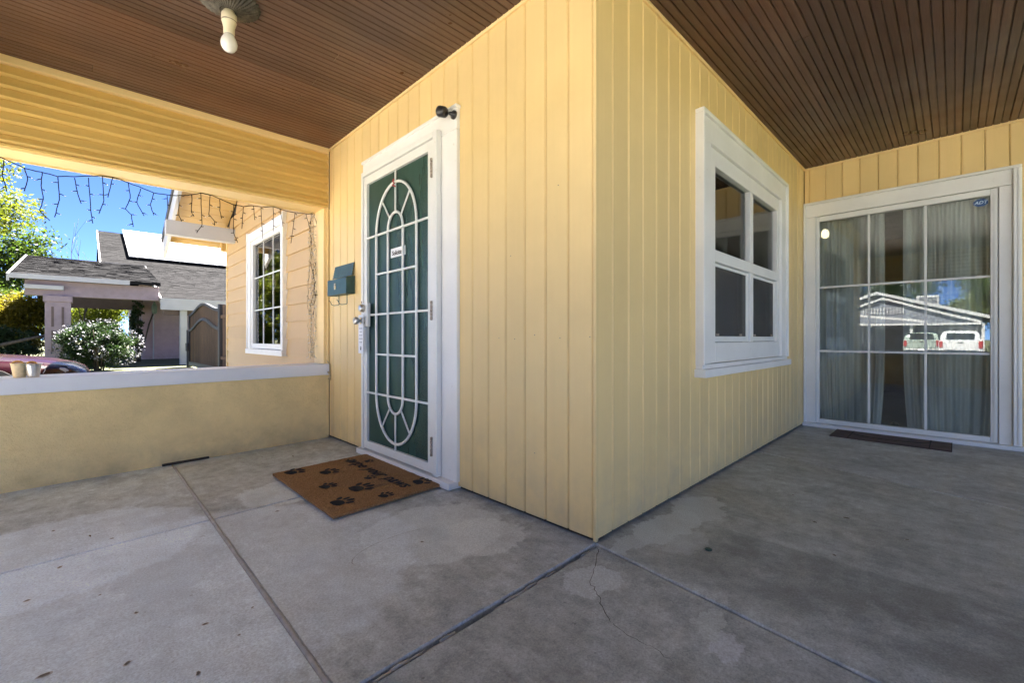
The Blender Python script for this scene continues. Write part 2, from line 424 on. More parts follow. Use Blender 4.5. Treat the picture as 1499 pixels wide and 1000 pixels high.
sheet('street', -19.5, -11.2, -120, 120, 0, m_asph, xs=[-19.5, -11.2])
k = MB().box(-11.2, -11.02, -120, 120, -.62, -.37); o = obj('kerb', k, m_drive, bevel=.02); o['kind'] = 'structure'
k = MB().box(-19.68, -19.5, -120, 120, -.62, -.37); o = obj('kerb', k, m_drive, bevel=.02); o['kind'] = 'structure'
sheet('opposite_driveway', -36.5, -19.7, -7, 6.5, 0, m_drive, xs=[-36.5, -19.7])

# ---------------------------------------------------------------- porch floor, slab by slab
floor = obj('porch_floor', MB().box(PX0 - .25, L2 + .2, PY0 - .25, L1 + .2, -.55, -.075), m_dark); floor['kind'] = 'structure'
def inset(poly, d):
    n = len(poly); out = []
    cx = sum(p[0] for p in poly) / n; cy = sum(p[1] for p in poly) / n
    for i in range(n):
        a, b, c = Vector(poly[i - 1]), Vector(poly[i]), Vector(poly[(i + 1) % n])
        e1 = (b - a).normalized(); e2 = (c - b).normalized()
        n1 = Vector((-e1.y, e1.x)); n2 = Vector((-e2.y, e2.x))
        bis = (n1 + n2); bis = bis / max(.3, bis.dot(n1)) if bis.length > 1e-6 else n1
        out.append((b.x + bis.x * d, b.y + bis.y * d))
    return out
def slab(poly, tone, gap=.0065):
    n = len(poly); mb = MB(); V = []
    for d, dz in ((gap, -.07), (gap, -.006), (gap + .004, 0)):
        V += [(x, y, zfl(x) + dz) for x, y in inset(poly, d)]
    F = [tuple(range(2 * n, 3 * n))]
    for k in range(2):
        for i in range(n):
            j = (i + 1) % n; F.append((k * n + i, k * n + j, (k + 1) * n + j, (k + 1) * n + i))
    mb.add(V, F)
    o = obj('concrete_slab', mb, m_conc, floor); o.color = (*tone, 1); return o
XA = PX0 - .2; JX = -1.13
slab([(XA, 1.53), (JX, 1.53), (JX, L1 + .1), (XA, L1 + .1)], (1.06, 1.07, 1.09))  # left slab: bluish skylight sheen painted into the tone
slab([(XA, .0), (JX, 0), (JX, 1.53), (XA, 1.53)], (1.12, 1.14, 1.16))  # tone lifted here too, imitating the skylight on the left floor
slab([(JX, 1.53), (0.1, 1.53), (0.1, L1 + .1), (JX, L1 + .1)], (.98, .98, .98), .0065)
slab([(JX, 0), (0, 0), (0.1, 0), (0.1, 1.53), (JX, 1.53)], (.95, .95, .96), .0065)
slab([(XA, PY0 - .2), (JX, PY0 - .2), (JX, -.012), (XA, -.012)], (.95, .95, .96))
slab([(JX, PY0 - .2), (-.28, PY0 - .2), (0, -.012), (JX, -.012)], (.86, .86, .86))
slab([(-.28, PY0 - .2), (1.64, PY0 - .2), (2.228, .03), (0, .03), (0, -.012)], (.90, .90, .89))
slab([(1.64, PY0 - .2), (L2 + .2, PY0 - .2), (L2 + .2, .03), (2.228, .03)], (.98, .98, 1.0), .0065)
# pale filler in the long control joint and the broken mortar of the wide one
pts = [(JX + random.uniform(-.002, .002), .02 + i * .09) for i in range(32)]
mb = MB(); mb.tube([(x, y, zfl(x) - .004 + random.uniform(-.0015, .0015)) for x, y in pts], .0095, 6)
obj('joint_filler', mb, m_grey, floor, smooth=True)
mb = MB()
for i in range(46):
    x = -2.5 + i * .054
    if random.random() < .82:
        y = -.012 + random.uniform(-.004, .004); w = random.uniform(.003, .0065)
        mb.tube([(x, y, zfl(x) - .006), (x + .027, y + random.uniform(-.003, .003), zfl(x) - .004), (x + .055, y, zfl(x) - .006)], w, 5)
obj('joint_filler', mb, m_grey, floor, smooth=True)
def ribbon(name, pts, w, mat, dz=.0012):
    mb = MB(); V = []; F = []
    for i, (x, y) in enumerate(pts):
        a = Vector(pts[max(i - 1, 0)]); b = Vector(pts[min(i + 1, len(pts) - 1)]); d = (b - a).normalized()
        ww = w * random.uniform(.5, 1.3) * (.25 if i in (0, len(pts) - 1) else 1)
        V += [(x - d.y * ww, y + d.x * ww, zfl(x) + dz), (x + d.y * ww, y - d.x * ww, zfl(x) + dz)]
    for i in range(len(pts) - 1): F.append((2 * i, 2 * i + 1, 2 * i + 3, 2 * i + 2))
    return obj(name, mb.add(V, F), mat, floor, fix=False)
def wander(a, b, n, amp):
    return [(a[0] + (b[0] - a[0]) * i / n + random.uniform(-amp, amp), a[1] + (b[1] - a[1]) * i / n + random.uniform(-amp, amp)) for i in range(n + 1)]
ribbon('crack', wander((-.02, -.03), (-.27, -.16), 14, .006) + wander((-.275, -.18), (-.40, -.33), 12, .007), .0013, m_crk)
ribbon('crack', wander((-.40, -.33), (-.42, -.55), 12, .008), .0009, m_crk)
ribbon('crack', [(-.60 + .22 * math.cos(t * .25), .60 + .10 * math.sin(t * .25)) for t in range(3, 14)], .0008, m_crk)
def blob(x, y, r, mat, dz, asp=1.0, rot=0, seed=0):
    rr = random.Random(seed); n = 11; mb = MB()
    V = []
    for k in range(n):
        t = 2 * math.pi * k / n; q = r * rr.uniform(.65, 1.15); u, v = q * math.cos(t) * asp, q * math.sin(t)
        X = x + u * math.cos(rot) - v * math.sin(rot); Y = y + u * math.sin(rot) + v * math.cos(rot)
        V.append((X, Y, zfl(X) + dz))
    mb.add(V, [tuple(range(n))]); return mb
for i, (x, y, r) in enumerate([(-1.67, .649, .016), (-1.504, .543, .012), (-1.369, .354, .010), (-1.466, .822, .010), (-1.315, .587, .011), (-1.733, 1.19, .010),
                               (-1.659, 1.428, .012), (-1.694, 1.926, .012), (-1.498, 1.615, .010), (-.865, 1.401, .013), (-1.183, .575, .006), (-1.9, 1.35, .012),
                               (-.52, .561, .010), (-1.25, .45, .006), (-1.55, 1.05, .006), (.95, -.62, .016), (1.12, -.72, .022), (1.02, -.95, .012), (1.3, -.45, .01), (.62, -.75, .011)]):
    obj('pit', blob(x, y, r * .72, m_pitrim, .0012, 1.5, i * .7, i), m_pitrim, floor, fix=False)
    obj('pit', blob(x, y, r * .50, m_pit, .002, 1.5, i * .7, i), m_pit, floor, fix=False)

# ---------------------------------------------------------------- the yellow house
house = thing('yellow_house', 'yellow house with boarded walls, brown plank porch ceiling and white trim round the porch', 'house')
BC = {}
def vboard(parent, face, u0, u1, z0, z1, axis, mat=m_yel, name='siding_board', top=None):
    """vertical v-grooved board. axis 'x': lies on plane x=face facing -x, u is y. axis 'y': plane y=face facing -y, u is x."""
    w = round(abs(u1 - u0), 4); h = round(z1 - z0, 3); c = .008; th = .02
    key = (w, h, mat.name)
    if key not in BC:
        a = w / 2 - .0008
        prof = [(-a, th), (-a, c), (-a + c * .9, 0), (a - c * .9, 0), (a, c), (a, th)]
        BC[key] = MB().prism(prof, [0, h], None, lambda p, q, s: (p, q, s)).mesh('siding_board', mat)
    u = (u0 + u1) / 2; pr = random.uniform(0, .0012)
    if axis == 'x': return link(name, BC[key], parent, (face + pr, u, z0), (0, 0, R(-90)))
    return link(name, BC[key], parent, (u, face + pr, z0))
# wall with the security door (plane x=0)
P = .1385
wall1 = boxo('wall', .02, .15, .03, .98, -.1, 2.64, m_dark, house, 0)
obj('wall', MB().box(.02, .15, 2.15, L1 + .25, -.1, 2.64).box(.02, .15, .98, 2.15, 2.2, 2.64), m_dark, house)
edges1 = [.014 + P * i for i in range(22)]
for a, b in zip(edges1[:-1], edges1[1:]):
    if b > L1: b = L1
    if a >= L1 - .01: break
    if b < 1.12 or a > 2.12: vboard(wall1, 0, a, b, .020, 2.612, 'x')
    else: vboard(wall1, 0, a, b, 2.20, 2.612, 'x')
vboard(wall1, 0, 2.125, edges1[16], .012, 2.2, 'x')
for yy, zz in ((.03, .905), (.20, .90), (.36, .915), (.50, .895), (.62, .90), (.21, 1.62), (.53, 1.33), (.36, .33)):
    obj('nail_head', MB().lathe([(.0028, .001), (.0028, -.0008)], (0, yy, zz), 8, 'x'), m_rust, wall1)
# wall with the sash window (plane y=0)
wall2 = boxo('wall', .15, 1.2, .02, .15, -.1, 2.66, m_dark, house, 0)
obj('wall', MB().box(2.8, L2 - .0, .02, .15, -.1, 2.66).box(1.2, 2.8, .02, .15, -.1, .8).box(1.2, 2.8, .02, .15, 2.15, 2.66), m_dark, house)
edges2 = [.004] + [.135 + .1395 * i for i in range(27)]
for a, b in zip(edges2[:-1], edges2[1:]):
    if b > L2: b = L2
    if a >= L2 - .01: break
    if b < 1.2 or a > 2.78: vboard(wall2, 0, a, b, .018, 2.66, 'y')
    else:
        vboard(wall2, 0, a, b, .018, .78, 'y'); vboard(wall2, 0, a, b, 2.16, 2.66, 'y')
boxo('corner_bead', -.004, .0165, -.004, .013, .008, 2.612, m_yel, house, .004)
# wing wall with the patio door (plane x=L2)
wall3 = obj('wall', MB().box(L2 + .02, L2 + .15, PY0 - 1, -1.40, -.1, 2.68).box(L2 + .02, L2 + .15, -1.40, .02, 2.15, 2.68), m_dark, house)
edges3 = [0.0, -.046] + [-.046 - .1365 * i for i in range(1, 28)]
for a, b in zip(edges3[:-1], edges3[1:]):
    if a > -1.36: vboard(wall3, L2, b, a, 2.18, 2.68, 'x')
    else: vboard(wall3, L2, b, a, .008, 2.68, 'x')
# ceiling moulding strips along the walls
for (x0, x1, y0, y1) in ((-.014, 0, -.014, L1), (-.014, L2, -.014, 0), (L2 - .014, L2, PY0, -.014)):
    za, zb = zceil(x0) - .016, zceil(x1) - .016
    mb = MB().hexa([(x0, y0, za), (x1, y0, zb), (x1, y1, zb), (x0, y1, za)], [(x0, y0, za + .03), (x1, y0, zb + .03), (x1, y1, zb + .03), (x0, y1, za + .03)])
    obj('ceiling_moulding', mb, m_cream, house, .003)
# ceiling boards
ceil = obj('porch_ceiling', MB().hexa([(PX0 - .2, PY0 - .2, zceil(PX0) + .028), (L2 + .1, PY0 - .2, zceil(L2) + .028), (L2 + .1, L1 + .2, zceil(L2) + .028), (PX0 - .2, L1 + .2, zceil(PX0) + .028)],
                                      [(PX0 - .2, PY0 - .2, 2.85), (L2 + .1, PY0 - .2, 2.85), (L2 + .1, L1 + .2, 2.85), (PX0 - .2, L1 + .2, 2.85)]), m_dark, house)
def cboard(x0, x1):
    w = .088; a = w / 2 - .0010; th = .022
    prof = [(-a, th), (-a, .006), (-a + .0042, 0), (-.0042, 0), (-.0008, .0065), (.0008, .0065), (.0042, 0), (a - .0042, 0), (a, .006), (a, th)]
    return MB().prism(prof, [x0, x1], None, lambda p, q, s: (s, p, q + zceil(s))).mesh('ceiling_board', m_ceil)
cb_s = [cboard(PX0 - .1, -.5), cboard(-.497, 0.0)]; cb_l = [cboard(PX0 - .1, -.9), cboard(-.897, L2)]
cb_s2 = [cboard(PX0 - .1, -1.55), cboard(-1.547, 0.0)]; cb_l2 = [cboard(PX0 - .1, 1.35), cboard(1.353, L2)]
cb_sw, cb_lw = [cboard(PX0 - .1, 0)], [cboard(PX0 - .1, L2)]
y = -.044 + .088 * 33
while y > PY0 - .1:
    r = random.random()
    if y > 0: ms = cb_s if r < .12 else cb_s2 if r < .24 else cb_sw
    else: ms = cb_l if r < .15 else cb_l2 if r < .3 else cb_lw
    for me in ms: link('ceiling_board', me, ceil, (0, y, random.uniform(0, .0012)))
    y -= .088
# beams over the openings: lap boards inside, cream underside
def beam(kind, u0, u1, face, sgn, outer):
    """kind 'x': runs along x on plane y=face, visible from sgn side."""
    if kind == 'x': f = lambda u, n, z: (u, face - sgn * n, z)
    else: f = lambda u, n, z: (face - sgn * n, u, z)
    zt = (lambda u: zceil(u)) if kind == 'x' else (lambda u: zceil(PX0))
    zb_ = (lambda u: zbeam(u)) if kind == 'x' else (lambda u: zbeam(PX0))
    def bar(name, n0, n1, top, bot, mat, bev=.002, parent=None):
        mb = MB()
        b = [f(u0, n0, bot(u0)), f(u1, n0, bot(u1)), f(u1, n1, bot(u1)), f(u0, n1, bot(u0))]
        t = [f(u0, n0, top(u0)), f(u1, n0, top(u1)), f(u1, n1, top(u1)), f(u0, n1, top(u0))]
        return obj(name, mb.hexa(b, t), mat, parent or house, bev)
    core = bar('porch_beam', -outer + .02, -.022, lambda u: zt(u) + .05, lambda u: zb_(u) + .012, m_cream)
    bar('soffit_board', -outer, -.018, lambda u: zb_(u) + .010, lambda u: zb_(u) - .012, m_cream, .003, core)
    bar('fascia', -outer - .005, -outer + .018, lambda u: zt(u) + .05, lambda u: zb_(u) - .02, m_cream, .003, core)
    bar('ceiling_moulding', -.02, .035, lambda u: zt(u) + .005, lambda u: zt(u) - .045, m_cream, .006, core)
    N = 6
    for k in range(N + 1):     # drop boards with a bevelled lower lip
        H = lambda u: (zt(u) - .045 - (zb_(u) + .018)) / (N + .75)
        top = lambda u, k=k: zt(u) - .045 - H(u) * k
        bot = lambda u, k=k: max(zt(u) - .045 - H(u) * (k + 1), zb_(u) + .018)
        V = []
        for u in (u0, u1):
            t_, b_ = top(u), bot(u)
            V += [f(u, -.02, t_), f(u, -.005, t_), f(u, .017, b_ + .020), f(u, .019, b_ + .0145), f(u, -.002, b_ + .003), f(u, -.02, b_ + .0015)]
        F = [(i, (i + 1) % 6, 6 + (i + 1) % 6, 6 + i) for i in range(6)] + [(5, 4, 3, 2, 1, 0), (6, 7, 8, 9, 10, 11)]
        obj('lap_board', MB().add(V, F), m_yelb, core)
    bar('bottom_strip', -.018, .006, lambda u: zb_(u) + .015, lambda u: zb_(u) - .001, m_yelb, .002, core)
beam('x', PX0 - .24, -.0145, L1, 1, .24)
beam('y', PY0 - .24, L1 + .24, PX0, -1, .24)
obj('porch_beam', MB().box(PX0 - .12, L2 - .001, PY0 - .16, PY0 - .02, 2.42, 2.60), m_cream, house, .004)
boxo('corner_bead', -.018, -.002, L1 - .004, L1 + .012, .02, 2.6, m_cream, house, .003)
# stucco parapets with white caps
def parapet(x0, x1, y0, y1, cap):
    mb = MB()
    nx = max(2, int((x1 - x0) / .12)); ny = max(2, int((y1 - y0) / .12))
    mb.box(x0, x1, y0, y1, -.5, .575)
    p_ = obj('parapet', mb, m_stucco, house, .012, 3)
    cx0, cx1, cy0, cy1 = cap
    zc = lambda x: .667 + .005 * min(x, 0)
    b = [(cx0, cy0, zc(cx0) - .098), (cx1, cy0, zc(cx1) - .098), (cx1, cy1, zc(cx1) - .098), (cx0, cy1, zc(cx0) - .098)]
    t = [(cx0, cy0, zc(cx0)), (cx1, cy0, zc(cx1)), (cx1, cy1, zc(cx1)), (cx0, cy1, zc(cx0))]
    obj('cap', MB().hexa(b, t), m_cap, p_, .006, 2)
parapet(PX0 - .24, -.001, L1, L1 + .24, (PX0 - .27, -.0, L1 - .03, L1 + .27))
parapet(PX0 - .24, PX0, PY0, .80, (PX0 - .27, PX0 + .03, PY0, .83))
for (x, y) in ((PX0 - .12, L1 + .12), (PX0 - .12, .95), (PX0 - .12, PY0 - .12)):
    mb = MB().box(x - .15, x + .15, y - .15, y + .15, -.5, .7).box(x - .11, x + .11, y - .11, y + .11, .7, 2.1).box(x - .15, x + .15, y - .15, y + .15, 1.98, 2.04)
    obj('porch_post', mb, m_cream, house, .006)
# pilaster where the left beam meets the house
boxo('pilaster', -.045, .019, L1 + .0125, L1 + .236, .66, 2.075, m_cream, house, .004)

# ---- security door -------------------------------------------------
casing = obj('door_casing', MB().box(-.022, .03, .962, 1.15, .045, 2.14).box(-.022, .03, 2.115, 2.172, .045, 2.14).box(-.022, .03, .962, 2.172, 2.142, HEAD), m_white, house, .004)
boxo('drip_cap', -.034, .02, .955, 2.178, HEAD - .012, HEAD + .008, m_white, casing, .004)
boxo('threshold', -.07, .06, .975, 2.19, .003, .045, m_white, casing, .006)
door = obj('security_door', MB().box(-.060, -.024, 1.115, 1.16, .05, 2.175).box(-.060, -.024, 2.098, 2.125, .05, 2.175).box(-.060, -.024, 1.1602, 2.0978, 2.14, 2.175), m_whited, house, .004)
door['label'] = 'white steel frame with barred green screen'
D0, D1, DZ0, DZ1 = 1.166, 2.094, .058, 2.134
mb = MB().box(-.05, -.018, D0, D0 + .058, DZ0, DZ1).box(-.05, -.018, D1 - .045, D1, DZ0, DZ1)
mb.box(-.0497, -.0183, D0 + .058, D1 - .045, DZ0, DZ0 + .058).box(-.0497, -.0183, D0 + .058, D1 - .045, DZ1 - .06, DZ1)
obj('leaf_frame', mb, m_whited, door, .003)
boxo('screen', -.030, -.027, D0 + .05, D1 - .04, DZ0 + .05, DZ1 - .05, m_screen, door, 0)
YC = 1.635; xb = -.043
def arc(cy, cz, rx, rz, a0, a1, n=20):
    return [(xb, cy + rx * math.cos(R(a0 + (a1 - a0) * i / n)), cz + rz * math.sin(R(a0 + (a1 - a0) * i / n))) for i in range(n + 1)]
ro, ri = .272, .102
ZT, ZB = 1.66, .49
outer = arc(YC, ZT, ro, .33, 0, 180) + arc(YC, ZB, ro, .33, 180, 360); outer.append(outer[0])
inner = arc(YC, ZT, ri, .12, 0, 180) + arc(YC, ZB, ri, .12, 180, 360); inner.append(inner[0])
def dense(pts):
    out = [pts[0]]
    for a, b in zip(pts[:-1], pts[1:]):
        k = max(1, int((Vector(b) - Vector(a)).length / .06))
        out += [tuple(Vector(a).lerp(Vector(b), (i + 1) / k)) for i in range(k)]
    return out
outer, inner = dense(outer), dense(inner)
obj('oval_bar', MB().tube(outer, .0098, 10), m_whited, door, smooth=True)
obj('oval_bar', MB().tube(inner, .0092, 10), m_whited, door, smooth=True)
def hb(a, b, z): obj('bar', MB().box(xb - .006, xb + .006, a, b, z - .007, z + .007), m_whited, door, .002)
for z in (1.66, 1.075, .487): hb(D0 + .05, D1 - .04, z)
for z in (1.37, .78): hb(YC - ro, YC + ro, z)
def spoke(p, q): obj('bar', MB().tube([(xb + .001, *p), (xb + .001, *q)], .0065, 6), m_whited, door)
spoke((YC, ZT + .12), (YC, DZ1 - .05)); spoke((YC, ZB - .12), (YC, DZ0 + .05))
for s in (-1, 1):
    for zc, dz in ((ZT, 1), (ZB, -1)):
        spoke((YC + s * ri * .72, zc + dz * .085), (YC + s * ro * .70, zc + dz * .236))
for z in (1.95, 1.07, .23):
    mb = MB()
    for k in range(5): mb.lathe([(.007, -.011), (.0085, -.009), (.0085, .009), (.007, .011)], (-.064, 1.163, z + (k - 2) * .024), 10)
    obj('hinge', mb, m_rust, door)
lk = boxo('lock_plate', -.078, -.05, 1.985, 2.088, .985, 1.165, m_whited, door, .006)
obj('deadbolt', MB().lathe([(.030, 0), (.030, -.012), (.024, -.03), (.020, -.032)], (-.079, 2.045, 1.125), 20, 'x'), m_chrome, lk, smooth=True)
obj('knob', MB().lathe([(.030, 0), (.028, -.008), (.012, -.012), (.011, -.035), (.026, -.045), (.030, -.060), (.024, -.072), (.0, -.075)], (-.079, 2.045, 1.03), 20, 'x'), m_chrome, lk, smooth=True)
for z in (1.15, 1.06): boxo('latch_slot', -.0612, -.0585, 2.108, 2.118, z, z + .035, m_black, door, 0)
m_idoor = M('teal_inner_door', (.058, .135, .112), .5, .5, 5, stretch=(1, 3, .25))
idr = boxo('inner_door', .05, .09, 1.16, 2.1, .05, 2.13, m_idoor, house, .003)
for k in range(5): boxo('plank', .038, .05, 1.18 + k * .182, 1.18 + k * .182 + .176, .08, 2.1, m_idoor, idr, .008)

# ---- sash window in the side wall ----------------------------------
def wbox(mb, x0, x1, y0, y1, z0, z1): return mb.box(x0, x1, y0, y1, z0, z1)
win = obj('window', MB().box(1.065, 1.20, -.034, .03, .74, 2.118).box(2.785, 2.92, -.034, .03, .74, 2.118).box(1.065, 2.92, -.034, .03, 2.12, 2.262), m_white, house, .004)
boxes('backband', m_white, win, .005, (1.045, 1.0645, -.052, .02, .735, 2.262), (2.9205, 2.94, -.052, .02, .735, 2.262), (1.045, 2.94, -.052, .02, 2.2625, 2.288))
obj('sill', MB().box(1.03, 2.955, -.068, .03, .662, .712), m_white, win, .006)
obj('apron', MB().box(1.05, 2.935, -.040, .02, .7125, .7385), m_white, win, .003)
XM0, XM1 = 2.005, 2.075
mb = MB().box(1.202, 1.315, -.016, .06, .742, 2.117).box(2.715, 2.783, -.016, .06, .742, 2.117)
mb.box(1.3155, 2.7145, -.0155, .06, 2.01, 2.117).box(1.3155, 2.7145, -.0155, .06, .742, .872).box(1.3155, 2.7145, -.0155, .06, 1.395, 1.472)
mb.box(XM0, XM1, -.0150, .06, .8725, 1.3945).box(XM0, XM1, -.0150, .06, 1.4725, 2.0095)
obj('sash', mb, m_white, win, .004)
for a, b in ((1.3155, XM0), (XM1, 2.7145)):
    boxo('pane', a, b, .020, .023, 1.472, 2.01, m_glassr, win, 0)
    boxo('pane', a, b, .040, .043, .872, 1.395, m_glass, win, 0)
    fr = obj('screen_frame', MB().box(a + .002, a + .03, .004, .018, .875, 1.392).box(b - .03, b - .002, .004, .018, .875, 1.392).box(a + .0302, b - .0302, .0042, .0178, .875, .912).box(a + .0302, b - .0302, .0042, .0178, 1.372, 1.392), m_whited, win, .002)
    boxo('insect_screen', a + .02, b - .02, .010, .0115, .89, 1.38, m_insect, fr, 0)
    for q in (.06, .50): boxo('latch_tab', a + q, a + q + .04, -.004, .004, .915, .93, m_rust, fr, .002)

# ---- patio door in the wing wall -----------------------------------
X = L2
pd = obj('patio_door', MB().box(X - .030, X + .03, -.105, -.022, .036, 2.135).box(X - .030, X + .03, -1.425, -1.352, .036, 2.135).box(X - .030, X + .03, -1.425, -.022, 2.137, 2.262), m_white, house, .004)
boxes('backband', m_white, pd, .006, (X - .055, X + .02, -.0215, -.003, .036, 2.262), (X - .055, X + .02, -1.475, -1.4255, .036, 2.262), (X - .055, X + .02, -1.475, -.003, 2.2625, 2.285))
boxo('flute', X - .062, X - .0552, -1.464, -1.452, .05, 2.25, m_white, pd, .002); boxo('flute', X - .062, X - .0552, -1.440, -1.430, .05, 2.25, m_white, pd, .002)
boxo('threshold', X - .085, X + .05, -1.485, .0, .002, .036, m_white, pd, .005)
mb = MB().box(X - .014, X + .05, -.135, -.107, .038, 2.133).box(X - .014, X + .05, -1.350, -1.306, .038, 2.133)
mb.box(X - .0138, X + .05, -1.3058, -.1352, 2.082, 2.133).box(X - .0138, X + .05, -1.3058, -.1352, .038, .082)
obj('leaf_frame', mb, m_whited, pd, .004)
boxo('inner_bead', X - .022, X - .0142, -1.345, -1.325, .045, 2.12, m_whited, pd, .002)
boxo('pane', X + .012, X + .016, -1.306, -.135, .082, 2.082, m_glassr, pd, 0)
for yv in (-.525, -.918): boxo('muntin', X + .004, X + .0115, yv - .009, yv + .009, .082, 2.082, m_whited, pd, 0)
for zv in (1.413, .768): boxo('muntin', X + .0046, X + .011, -1.306, -.135, zv - .009, zv + .009, m_whited, pd, 0)

# ---- gable part with lap siding beyond the porch --------------------
GY0, GY1 = L1 + .24, 6.79
gw = obj('gable_wall', MB().box(.02, .15, GY0 - .1, 4.13, -.3, 4.6).box(.02, .15, 5.42, GY1, -.3, 3.0).box(.02, .15, 4.13, 5.42, -.3, .74).box(.02, .15, 4.13, 5.42, 2.1, 3.6), m_dark, house)
LC = {}
def lap(y0, y1, z):
    key = (round(y0, 2), round(y1, 2))
    if key not in LC:
        LC[key] = MB().prism([(.02, 0), (-.006, .0), (-.006, .012), (.012, .187), (.02, .187)], [y0, y1], None, lambda p, q, s: (p, s, q)).mesh('lap_board', m_peach)
    link('lap_board', LC[key], gw, (0, 0, z))
z = -.2; 
while z < 4.4:
    ytop = min(GY1, 7.25 - (z + .16 - 2.42) / .45) if z > 2.3 else GY1
    if z + .187 > .765 and z < 2.15:
        lap(GY0, 4.10, z); lap(5.46, GY1, z)
    elif ytop > GY0 + .1: lap(GY0, ytop, z)
    z += .182
boxo('corner_board', -.012, .10, GY1, GY1 + .03, -.3, 2.62, m_cream, gw, .004)
gwin = obj('window', MB().box(-.03, .02, 4.062, 4.16, .765, 2.17).box(-.03, .02, 5.40, 5.50, .765, 2.17).box(-.03, .02, 4.062, 5.50, 2.172, HEAD), m_white, house, .004)
boxo('sill', -.055, .02, 4.04, 5.52, .70, .763, m_white, gwin, .005)
boxes('backband', m_white, gwin, .004, (-.045, .02, 4.042, 4.0615, .765, 2.29), (-.045, .02, 5.5005, 5.52, .765, 2.29))
obj('sash', MB().box(-.012, .06, 4.162, 4.20, .767, 2.168).box(-.012, .06, 5.345, 5.398, .767, 2.168).box(-.0118, .06, 4.2005, 5.3445, 2.11, 2.168).box(-.0118, .06, 4.2005, 5.3445, .767, .83), m_white, gwin, .004)
boxo('pane', .022, .026, 4.20, 5.345, .83, 2.11, m_glassr, gwin, 0)
for yv in (4.58, 4.97): boxo('muntin', .014, .0215, yv - .007, yv + .007, .83, 2.11, m_whited, gwin, 0)
for zv in (1.26, 1.68): boxo('muntin', .0146, .021, 4.2, 5.345, zv - .007, zv + .007, m_whited, gwin, 0)
# roof of the house: gable with open rake, boards under the overhang, barge board and lookout beam
RS, RY, RZ = .45, 7.25, 2.42        # slope, eave y, soffit z at the eave
RIDGE = 1.2
def zr(y): return RZ + (RY - y) * RS if y >= RIDGE else RZ + (RY - RIDGE) * RS - (RIDGE - y) * RS
m_shing = M('brown_shingles', (.085, .075, .068), .9, .3, 6, bmp=.6, bscale=25, bdist=.02)
OV = -.66
mb = MB()
for (ya, yb) in ((RIDGE, RY), (RIDGE, -5.2)):
    mb.hexa([(OV, ya, zr(ya) + .03), (10, ya, zr(ya) + .03), (10, yb, zr(yb) + .03), (OV, yb, zr(yb) + .03)],
            [(OV, ya, zr(ya) + .14), (10, ya, zr(ya) + .14), (10, yb, zr(yb) + .14), (OV, yb, zr(yb) + .14)])
roof = obj('roof', mb, m_shing, house)
yb = RY
while yb > 3.4:
    ya = yb - .135
    b = [(OV, ya + .004, zr(ya + .004)), (0.0, ya + .004, zr(ya + .004)), (0.0, yb, zr(yb)), (OV, yb, zr(yb))]
    t = [(p[0], p[1], p[2] + .026) for p in b]
    obj('soffit_board', MB().hexa(b, t), m_soff, roof, .003); yb = ya
def barge(ya, yb, dz0, dz1, x0, x1, name, mat):
    b = [(x0, ya, zr(ya) + dz0), (x1, ya, zr(ya) + dz0), (x1, yb, zr(yb) + dz0), (x0, yb, zr(yb) + dz0)]
    t = [(x0, ya, zr(ya) + dz1), (x1, ya, zr(ya) + dz1), (x1, yb, zr(yb) + dz1), (x0, yb, zr(yb) + dz1)]
    return obj(name, MB().hexa(b, t), mat, roof, .004)
barge(RIDGE, 7.55, -.14, .16, OV - .045, OV - .001, 'barge_board', m_rake)
barge(RIDGE, 7.55, .10, .19, OV - .065, OV - .046, 'drip_edge', m_iron)
boxo('lookout', -.80, .02, 6.33, 6.45, 2.30, 2.50, m_rake, roof, .006)
boxo('eave_block', -.03, .06, 7.02, 7.12, 2.28, 2.46, m_soff, roof, .004)
boxo('fascia', OV + .0, 10, RY + .002, RY + .03, RZ - .06, RZ + .12, m_cream, roof, .004)
# rest of the house body, roof deck over the porch
body = MB().box(.16, 10, GY1 - .15, GY1 - .02, -.3, 2.6).box(9.85, 10, -4.8, GY1 - .16, -.3, 2.7).box(L2 + .16, 9.84, -4.8, -4.65, -.3, 2.6)
obj('outer_wall', body, m_peach, house)
pr = MB().box(PX0 - .55, L2 + .1, PY0 - .55, L1 + .50, 2.86, 2.98)
obj('porch_roof', pr, m_shing, house, .01)
gt = MB().add([(.05, RIDGE, zr(RIDGE)), (.05, L1 + .2, 2.98), (.05, L1 + .2, zr(L1 + .2)), (.05, -4.6, 2.98), (.05, -4.6, zr(-4.6))], [(0, 2, 1), (0, 1, 3), (0, 3, 4)])
obj('gable_infill', gt, m_peach, house, fix=False)
# rooms behind the glass
def room(x0, x1, y0, y1, z0, z1, openings):
    t = .04
    fl_ = obj('room_floor', MB().box(x0, x1, y0, y1, z0 - t, z0), m_roomd, house)
    mb = MB().box(x0, x1, y0, y1, z1, z1 + t)
    if 'w' not in openings: mb.box(x0 - t, x0, y0, y1, z0, z1)
    if 'e' not in openings: mb.box(x1, x1 + t, y0, y1, z0, z1)
    if 's' not in openings: mb.box(x0, x1, y0 - t, y0, z0, z1)
    if 'n' not in openings: mb.box(x0, x1, y1, y1 + t, z0, z1)
    obj('room_shell', mb, m_room, house)
room(.16, 3.55, .16, 2.85, .0, 2.55, 'ws')
room(3.91, 8.2, -4.4, 2.6, .0, 2.58, 'w')
obj('room_shell', MB().box(3.80, 3.90, .16, 2.6, 0, 2.6), m_room, house)
room(.16, 4.0, 3.0, 6.6, .2, 2.5, 'w')

